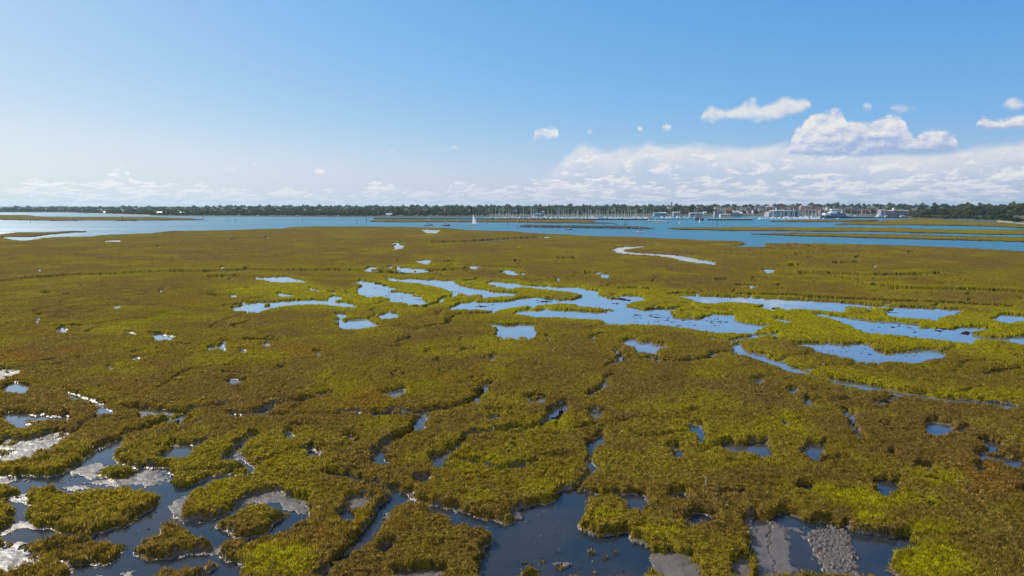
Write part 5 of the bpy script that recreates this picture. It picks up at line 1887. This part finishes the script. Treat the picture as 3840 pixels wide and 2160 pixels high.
def breakwater(pts, h, w, label, n, seed):
    """heap of quarried rocks along a line; the rocks lie as one bank"""
    r = random.Random(seed)
    g = [at(*p) for p in pts]
    seg = [(b - a).length for a, b in zip(g, g[1:])]
    tot = sum(seg)
    mid = g[0].lerp(g[-1], .5)
    o = root('rock_breakwater', mid, 0, label, 'breakwater')
    core, rocks = MB(), MB()
    def along(t):
        s = t * tot
        for a, b, l in zip(g, g[1:], seg):
            if s <= l:
                return a.lerp(b, s / l) - mid
            s -= l
        return g[-1] - mid
    rings = []
    for i in range(41):
        t = i / 40
        c = along(t)
        q = min(1, t / .04, (1 - t) / .09) * .9 + .1
        rings.append([(c.x, c.y - w * q, -.5), (c.x, c.y - w * .4 * q, h * .72 * q), (c.x, c.y + w * .4 * q, h * .72 * q), (c.x, c.y + w * q, -.5)])
    core.loft(rings, ROCKD)
    core.make('rock_core', o)
    for i in range(n):
        t = r.random()
        c = along(t)
        q = min(1, t / .04, (1 - t) / .09) * .9 + .1
        u = r.uniform(-1, 1)
        s = r.uniform(.35, .85) * (h / 2.6)
        z = h * .78 * q * (1 - abs(u) ** 1.5 * .8)
        vs = [(c.x + dx * s * r.uniform(.6, 1.4), c.y + u * w * .85 * q + dy * s * r.uniform(.6, 1.3), z + dz * s * r.uniform(.5, 1.1)) for dx, dy, dz in ((-1, -1, -1), (1, -1, -1), (1, 1, -1), (-1, 1, -1), (-.7, -.7, .8), (.7, -.7, .8), (.7, .7, .8), (-.7, .7, .8))]
        rocks.loft([vs[:4], vs[4:]], ROCK if r.random() < .75 or z > h * .5 else ROCKD)
    rocks.make('armour_rocks', o)['kind'] = 'stuff'


ROCK = plain('rock', (0.24, 0.21, 0.19), 0.9, 0.35, 0.6)
ROCKD = plain('weedy_rock', (0.055, 0.050, 0.042), 0.9, 0.3, 0.6)
breakwater(((1949, 851.5), (2060, 853.5), (2250, 856), (2450, 859.5)), 3.0, 3.6, 'long front breakwater of pale rocks standing in open water', 1500, 1)
breakwater(((1996, 836.2), (2150, 837.2), (2312, 838.8)), 1.5, 2.4, 'low dark rear breakwater along the green marsh island', 700, 2)
for px in (2265, 2310, 2347):
    o = root('timber_platform', at(px, 853.8), 0, {2265: 'dark timber platform on the front breakwater, below the single post', 2310: 'dark timber platform in the middle of three on the breakwater', 2347: 'dark timber platform under the two tall piles'}[px], 'platform')
    m = MB(); m.box(-2.4, 2.4, -1, 1, 3.4, 3.75, TAR); m.make('deck', o)
    for x in (-2, 2):
        m = MB(); m.tube((x, 0, 1.5), (x, 0, 3.4), .15, .15, TAR); m.make('leg', o)


def wall(pts, h, w, mat, cap, name, label, cat):
    g = [at(*p) for p in pts]
    c = g[0].lerp(g[-1], .5)
    o = root(name, c, 0, label, cat)
    m = MB()
    m.loft([[(p.x - c.x, p.y - c.y, -.7), (p.x - c.x, p.y - c.y + .5, h), (p.x - c.x, p.y - c.y + w, h), (p.x - c.x, p.y - c.y + w + .5, -.7)] for p in g], mat)
    m.make('wall', o)
    m = MB()
    m.loft([[(p.x - c.x, p.y - c.y + .4, h + .003), (p.x - c.x, p.y - c.y + .4, h + .28), (p.x - c.x, p.y - c.y + w, h + .28), (p.x - c.x, p.y - c.y + w, h + .003)] for p in g], cap)
    m.make('coping', o)
    return o


wall(((1400, 821.0), (1640, 822.0), (1868, 822.6), (2060, 823.6), (2310, 825.0), (2440, 825.6)), 1.5, 2.5, TAR, ROCKD, 'sea_wall', 'long dark sea wall along the front of the main marina', 'sea wall')
wall(((2440, 825.5), (2530, 823.0), (2600, 822.0)), .7, 2.0, TAR, CONC, 'sea_wall', 'short low quay wall in front of the boatyard', 'sea wall')
q = wall(((2655, 826.2), (2740, 826.4), (2823, 826.4)), 2.0, 5, TAR, CONC, 'timber_quay', 'long black timber quay with boats and gear behind it', 'quay')
q = wall(((2608, 826.4), (2640, 826.4)), 2.2, 6, TAR, CONC, 'timber_quay', 'short black quay block behind the sailing dinghy', 'quay')
wall(((3190, 818.0), (3300, 817.5), (3420, 818.5)), 1.6, 3, TAR, CONC, 'sea_wall', 'dark quay wall between the pier and the headland wood', 'sea wall')
o = root('stacked_gear', far(2624, dist_of(826.4) + 5, 2.2), 0, 'grey heaps of nets and crates on the short black quay', 'fishing gear')
m = MB(); r_ = random.Random(9)
for i in range(14):
    x = r_.uniform(-6, 6); m.box(x - .8, x + .8, -1.5, 1.2, .25, r_.uniform(1.2, 3.2), r_.choice((CONC, GREYBLUE, NAVY)), .15, .15)
m.make('crate_stack', o)
for i in range(13):
    px = 2668 + i * 12.3
    o = root('moored_launch', far(px, dist_of(826) + 9, 0.3), R(r_.uniform(-15, 15)), 'small pale launch laid up behind the long timber quay', 'boat', 'launches behind the timber quay')
    m = MB(); m.hull(6.5, 2.2, 1.5, r_.choice((WHITE, GREYBLUE, CREAM)), WHITE); m.make('hull', o)
    m = MB(); m.box(-1.2, 1.4, -.8, .8, 1.5, 2.9, WHITE, .2, .15); m.make('cabin', o)

# ------------------------------------------------------------------ buildings
BRICK = plain('brick', (0.23, 0.11, 0.085), 0.9, 0.2, 1.0)
RENDER_ = plain('white_render', (0.66, 0.64, 0.60), 0.9, 0.08, 0.3)
PALEB = plain('pale_brick', (0.36, 0.29, 0.26), 0.9, 0.12, 0.5)
SLATE = plain('slate', (0.11, 0.10, 0.115), 0.7, 0.2, 0.6)
TILE = plain('clay_tile', (0.24, 0.105, 0.075), 0.85, 0.2, 0.6)
METALROOF = plain('pale_metal_roof', (0.66, 0.66, 0.66), 0.45, 0.05, 0.2)
SHEDBLUE = plain('blue_grey_cladding', (0.22, 0.31, 0.43), 0.6, 0.1, 0.3)
SHEDGREY = plain('grey_cladding', (0.30, 0.31, 0.35), 0.6, 0.1, 0.3)
FACADE = plain('blue_glazing', (0.16, 0.31, 0.46), 0.25, 0.12, 0.2)


def house(name, p, rz, w, d, h, rh, wm, rm, label, cat='house', group=None, win=0, chimney=False, floors=2):
    o = root(name, p, rz, label, cat, group)
    m = MB(); m.box(-w / 2, w / 2, -d / 2, d / 2, -1.2, h, wm); wl = m.make('wall', o)
    m = MB()
    e = .35
    m.loft([[(x, -d / 2 - e, h + .003), (x, 0, h + rh), (x, d / 2 + e, h + .003)] for x in (-w / 2 - e, w / 2 + e)], rm)
    rf = m.make('roof', o)
    if chimney:
        m = MB(); m.box(w * .28, w * .28 + .9, -.45, .45, h + rh * .5, h + rh + 1.3, BRICK); m.make('chimney', rf)
    for f in range(floors if win else 0):
        for i in range(win):
            x = -w / 2 + (i + .5) * w / win
            z = h * (f + .35) / floors
            m = MB(); m.box(x - w / win * .26, x + w / win * .26, -d / 2 - .06, -d / 2 + .05, z, z + h / floors * .45, GLASS); m.make('window', wl)
    return o


def hill(px, s, dz=0.0):
    return far(px, shore_dist(px) + s, land_z(px, s) + dz)


def build_town():
    r = random.Random(21)
    # hillside houses, as they stand against the trees
    spots = [(2790, 300, 'w'), (2808, 250, 'p'), (2822, 200, 'w'), (2838, 330, 'p'), (2852, 260, 'w'), (2866, 320, 'w'), (2880, 210, 'p'), (2895, 290, 'r'), (2905, 350, 'w'), (2868, 150, 'p'),
             (2918, 230, 'w'), (2930, 300, 'r'), (2885, 360, 'w'), (2944, 200, 'p'), (2958, 270, 'w'), (2972, 330, 'r'), (2984, 220, 'p'), (2998, 290, 'w'), (3012, 240, 'r'), (3026, 180, 'p'),
             (3040, 310, 'w'), (3052, 230, 'r'), (3064, 280, 'w'), (3078, 200, 'p'), (3092, 330, 'w'), (3106, 300, 'w'), (3180, 210, 'p'), (3192, 150, 'r'), (3204, 190, 'p'), (3218, 130, 'w'),
             (3230, 170, 'p'), (3244, 120, 'r'), (3258, 160, 'w'), (3272, 115, 'p'), (3286, 140, 'r'), (3170, 140, 'p'), (3040, 120, 'p'), (3060, 130, 'r'), (3080, 110, 'p'), (3020, 115, 'r'), (2830, 120, 'w'), (2812, 140, 'p')]
    kinds = {'w': (RENDER_, SLATE, 'white walled house under a slate roof'), 'p': (PALEB, SLATE, 'pale brick house under a grey roof'), 'r': (BRICK, TILE, 'red brick house under a tiled roof')}
    for px, s, k in spots:
        wm, rm, n = kinds[k]
        where = 'on the hill above the boatyard' if px < 2900 else ('on the hill above the glass fronted hall' if px < 3110 else 'by the water behind the ferry pier')
        house('house', hill(px, s), R(r.uniform(-25, 25)), r.uniform(9, 15), 8, r.uniform(5.5, 7.5), r.uniform(2.5, 3.6), wm, rm, f'{n} {where}', 'house', 'houses ' + where, win=3, chimney=True)
    # individual buildings
    house('boatyard_shed', far(2015, dist_of(821) + 150, 1.8), 0, 17, 12, 4.8, 0.9, SHEDGREY, SHEDBLUE, 'blue roofed two storey marina office behind the berthed yachts', 'building', win=6)
    house('tower_house', far(2036, dist_of(821) + 148, 1.8), 0, 3.5, 4, 8.5, 1.2, SHEDGREY, METALROOF, 'slim grey lookout beside the blue marina office', 'building', win=1, floors=3)
    house('boatyard_shed', far(2465, dist_of(818) + 150, 1.8), 0, 15, 16, 5.2, 1.4, SHEDBLUE, SHEDBLUE, 'wide pale blue workshop behind the boatyard moorings', 'shed', win=4, floors=1)
    house('boatyard_shed', far(2485, dist_of(818) + 155, 1.8), 0, 14, 16, 5.6, 1.6, SHEDBLUE, METALROOF, 'pale blue workshop joined to the wide one', 'shed', win=4, floors=1)
    house('boatyard_shed', far(2536, dist_of(818) + 150, 1.8), 0, 13, 13, 7, 1.0, SHEDGREY, METALROOF, 'tall grey shed with white roof behind the blue fishing boat', 'shed', win=3)
    house('boatyard_shed', far(2610, dist_of(820) + 135, 1.6), 0, 24, 14, 6.5, .8, SHEDGREY, METALROOF, 'long white grey shed beside the short black quay', 'shed', win=6, floors=1)
    house('boatyard_shed', far(2643, dist_of(820) + 140, 1.6), 0, 6, 9, 7.5, 1.6, CREAM, METALROOF, 'small cream gabled shed next to the long grey shed', 'shed', win=2)
    house('boatyard_shed', far(2693, dist_of(820) + 145, 1.6), 0, 15, 12, 8, 3.5, SHEDGREY, SLATE, 'grey shed with a steep dark roof behind the quay', 'shed', win=3)
    house('boatyard_shed', far(2735, dist_of(820) + 165, 2.2), 0, 15, 10, 10.5, 2.8, BRICK, TILE, 'red brick building with tiled roof in the boatyard', 'building', win=4)
    house('boatyard_shed', far(2721, dist_of(821) + 95, 1.2), 0, 20, 10, 5.2, .7, CREAM, METALROOF, 'low cream shed with flat pale roof below the brick building', 'shed', win=5, floors=1)
    house('boatyard_shed', far(2760, dist_of(820) + 160, 2.0), R(14), 14, 10, 7.5, 3.0, SHEDGREY, METALROOF, 'shed with a bright white sloping roof beside the brick building', 'shed', win=3)
    house('boatyard_shed', far(2780, dist_of(820) + 150, 1.8), R(-20), 6, 8, 5.5, 2.4, SHEDGREY, METALROOF, 'small shed with a bright pitched roof at the end of the boatyard', 'shed', win=1)
    for px, s, lb, w in ((391, 34, 'small white hut on the sandy shore across the estuary', 5), (598, 62, 'white boat shed, wider of two pale roofs in the wood', 12), (618, 66, 'smaller white gable beside the wide pale roof', 6), (680, 58, 'lone white cottage in the wood across the estuary', 11), (1459, 26, 'long low white hut by the shore below the round trees', 12), (1468, 34, 'white gabled hut just above the long low one', 5)):
        house('hut', hill(px, s, 2.0 if s > 50 else 0.3), R(-12), w, 6, 3.2, 2.2, RENDER_, METALROOF, lb, 'hut', win=2, floors=1)
    # glass fronted hall of the far marina
    D = dist_of(821) + 150
    k = D * CP / FPX
    o = root('marina_hall', far(2949, D, 1.6), 0, 'wide marina hall with blue glass front and a thin white curved roof', 'building')
    m = MB(); m.box(-58 * k, 50 * k, 0, 26, -1, 9.5, SHEDGREY); wl = m.make('wall', o)
    for i in range(14):
        x0 = (-42 + i * 6.4) * k
        m = MB(); m.box(x0, x0 + 5.8 * k, -.4, .002 - .01, .8, 9.0, FACADE if i < 6 or i % 3 else GLASS); m.make('window', wl)
    m = MB()
    m.loft([[(x * k, -5, 9.6 + z), (x * k, 27, 10.4 + z), (x * k, 27, 10.9 + z), (x * k, -5, 10.3 + z)] for x, z in ((-46, .9), (-20, 1.1), (10, .8), (40, .2), (62, -1.2), (68, -2.6))], METALROOF)
    m.make('roof', o)
    m = MB(); m.box(-66 * k, -44 * k, -2, 24, -1, 8, SHEDGREY, 1.5, .5); m.make('side_wing', o)
    # long pale roofed blocks on the skyline of the town
    house('apartment_block', hill(3022, 250, 4), 0, 28, 12, 8, .8, PALEB, METALROOF, 'long block with a flat white roof on the hill above the hall', 'apartments', win=7)
    house('apartment_block', hill(2886, 330, 2.5), 0, 17, 10, 7, .9, RENDER_, METALROOF, 'white flat roofed block high on the hill above the boatyard', 'apartments', win=5)
    # waterside apartments by the headland
    D = dist_of(819) + 90
    for i, (x0, x1, h, n) in enumerate(((3299, 3320, 14, 'first waterside apartment block, tallest with a flat white roof'), (3321, 3338, 12.8, 'second waterside apartment block, lower and wider'), (3339, 3349, 13.4, 'narrow waterside block just before the lift tower'), (3357, 3367, 13.4, 'waterside apartment block right after the lift tower'), (3368, 3386, 13.8, 'waterside apartment block with a white roof edge in three steps'), (3388, 3406, 12.6, 'last waterside apartment block beside the headland wood'))):
        k = D * CP / FPX
        house('apartment_block', far((x0 + x1) / 2, D + (i % 2) * 4, 1.2), 0, (x1 - x0) * k, 13, h - 1.2, .7, PALEB if i % 2 else SHEDGREY, METALROOF, n, 'apartments', 'waterside apartment blocks', win=4, floors=4)
    house('lift_tower', far(3352.5, D + 2, 1.2), 0, 6 * D * CP / FPX, 6, 16.5, .6, RENDER_, METALROOF, 'white lift tower rising between the waterside apartment blocks', 'tower', win=1, floors=4)
    o = root('white_tent', far(3299.5, dist_of(818.5) + 25, 1.2), 0, 'white pointed marquee on the quay before the apartment blocks', 'tent')
    m = MB(); m.loft([[(-4, -4, 0), (4, -4, 0), (4, 4, 0), (-4, 4, 0)], [(-4, -4, 2.2), (4, -4, 2.2), (4, 4, 2.2), (-4, 4, 2.2)]], SAILCLOTH); m.make('side', o)
    m = MB(); m.loft([[(-4.2, -4.2, 2.203), (4.2, -4.2, 2.203), (4.2, 4.2, 2.203), (-4.2, 4.2, 2.203)], [(-.2, -.2, 6.4), (.2, -.2, 6.4), (.2, .2, 6.4), (-.2, .2, 6.4)]], SAILCLOTH); m.make('canopy', o)
    for px, w, lb in ((3386, 7, 'white van parked on the quay below the apartment blocks'), (3325, 4, 'white hut roof standing before the second apartment block')):
        house('quay_hut', far(px, dist_of(818.5) + 25, 1.3), 0, w, 4, 2.6, .5, RENDER_, METALROOF, lb.replace('van parked', 'cabin standing'), 'hut', win=1, floors=1)
    # the square tower over the trees
    p = hill(2518, 420)
    o = root('tower', p, 0, 'tall slim square tower standing alone above the tree line', 'tower')
    D = p.y
    top = CAM_H - (757.5 - HOR) * D / FPX - p.z
    m = MB(); m.box(-1.5, 1.5, -1.5, 1.5, -1, top - 1.6, CONC, .15, .15); sh = m.make('shaft', o)
    m = MB(); m.box(-1.6, 1.6, -1.6, 1.6, top - 1.6, top, SHEDGREY); m.make('cap', o)
    for i in range(6):
        m = MB(); m.box(-.45, .45, -1.56, -1.26, top * (i + 1) / 7, top * (i + 1) / 7 + 1.6, GLASS); m.make('window', sh)
    house('house', hill(2513, 330, 7.5), 0, 13, 7, 5, 2.5, RENDER_, SLATE, 'white house among the trees at the foot of the tower', win=3)
    house('house', hill(2690, 210, 6.0), 0, 12, 8, 6, 2.5, RENDER_, TILE, 'white house on the tree line above the boatyard sheds', win=3)
    house('house', hill(2623, 300, 6.5), R(10), 16, 8, 7, 3.5, PALEB, SLATE, 'grey roofed house showing between the two round trees over the boatyard', win=3)
    o = root('tall_chimney', far(2735, dist_of(820) + 150, 2), 0, 'thin dark chimney beside the brick boatyard building', 'chimney')
    m = MB(); m.tube((0, 0, 0), (0, 0, 20), .55, .4, BRICK, 8); m.make('shaft', o)
    m = MB(); m.tube((0, 0, 20.003), (0, 0, 20.8), .6, .6, TAR, 8); m.make('cap', o)


build_town()

# ------------------------------------------------------------------ things in the near marsh
def stake(px, py, h, lean, label):
    o = root('wooden_stake', at(px, py, 0.35), 0, label, 'stake')
    m = MB(); m.tube((0, 0, -.4), (lean, 0, h), .055, .05, PALEWOOD, 6); m.make('shaft', o)
    m = MB(); m.tube((lean, 0, h + .002), (lean * 1.05, 0, h + .06), .058, .035, PALEWOOD, 6); m.make('tip', o)


PALEWOOD = plain('bleached_wood', (0.46, 0.41, 0.33), 0.9, 0.15, 4.0)
stake(1849, 1633, 0.95, .06, 'pale leaning stake beside the curved creek in the marsh')
stake(2647, 1829, 0.95, .0, 'straight pale stake standing alone in the marsh plants')
o = root('driftwood_branch', at(2049, 1131, 0), R(10), 'dark branch snagged upright in the long pool, with a side limb', 'driftwood')
m = MB(); m.tube((-1.6, 0, .05), (1.7, .2, .16), .12, .07, TAR); m.tube((0, .1, .1), (.1, 0, 1.25), .1, .04, TAR); m.tube((-.7, 0, .75), (.8, 0, .8), .05, .03, TAR); m.make('branch', o)

# ------------------------------------------------------------------ sea air
m = bpy.data.materials.new('sea_haze')
m.use_nodes = True
N = NT(m.node_tree)
N.n.remove(N.n['Principled BSDF'])
pv = N.new('ShaderNodeVolumePrincipled')
pv.inputs['Color'].default_value = (0.55, 0.82, 1.0, 1)
pv.inputs['Density'].default_value = 0.60e-4
pv.inputs['Anisotropy'].default_value = 0.25
N.l.new(pv.outputs[0], N.n['Material Output'].inputs['Volume'])
bm = bmesh.new()
bmesh.ops.create_cube(bm, size=1.0)
for v in bm.verts:
    v.co = Vector((v.co.x * 17000, 3600 + v.co.y * 8200, 28.6 + v.co.z * 63))
me = bpy.data.meshes.new('haze')
bm.to_mesh(me)
bm.free()
tag(link('haze', me, m), kind='stuff')
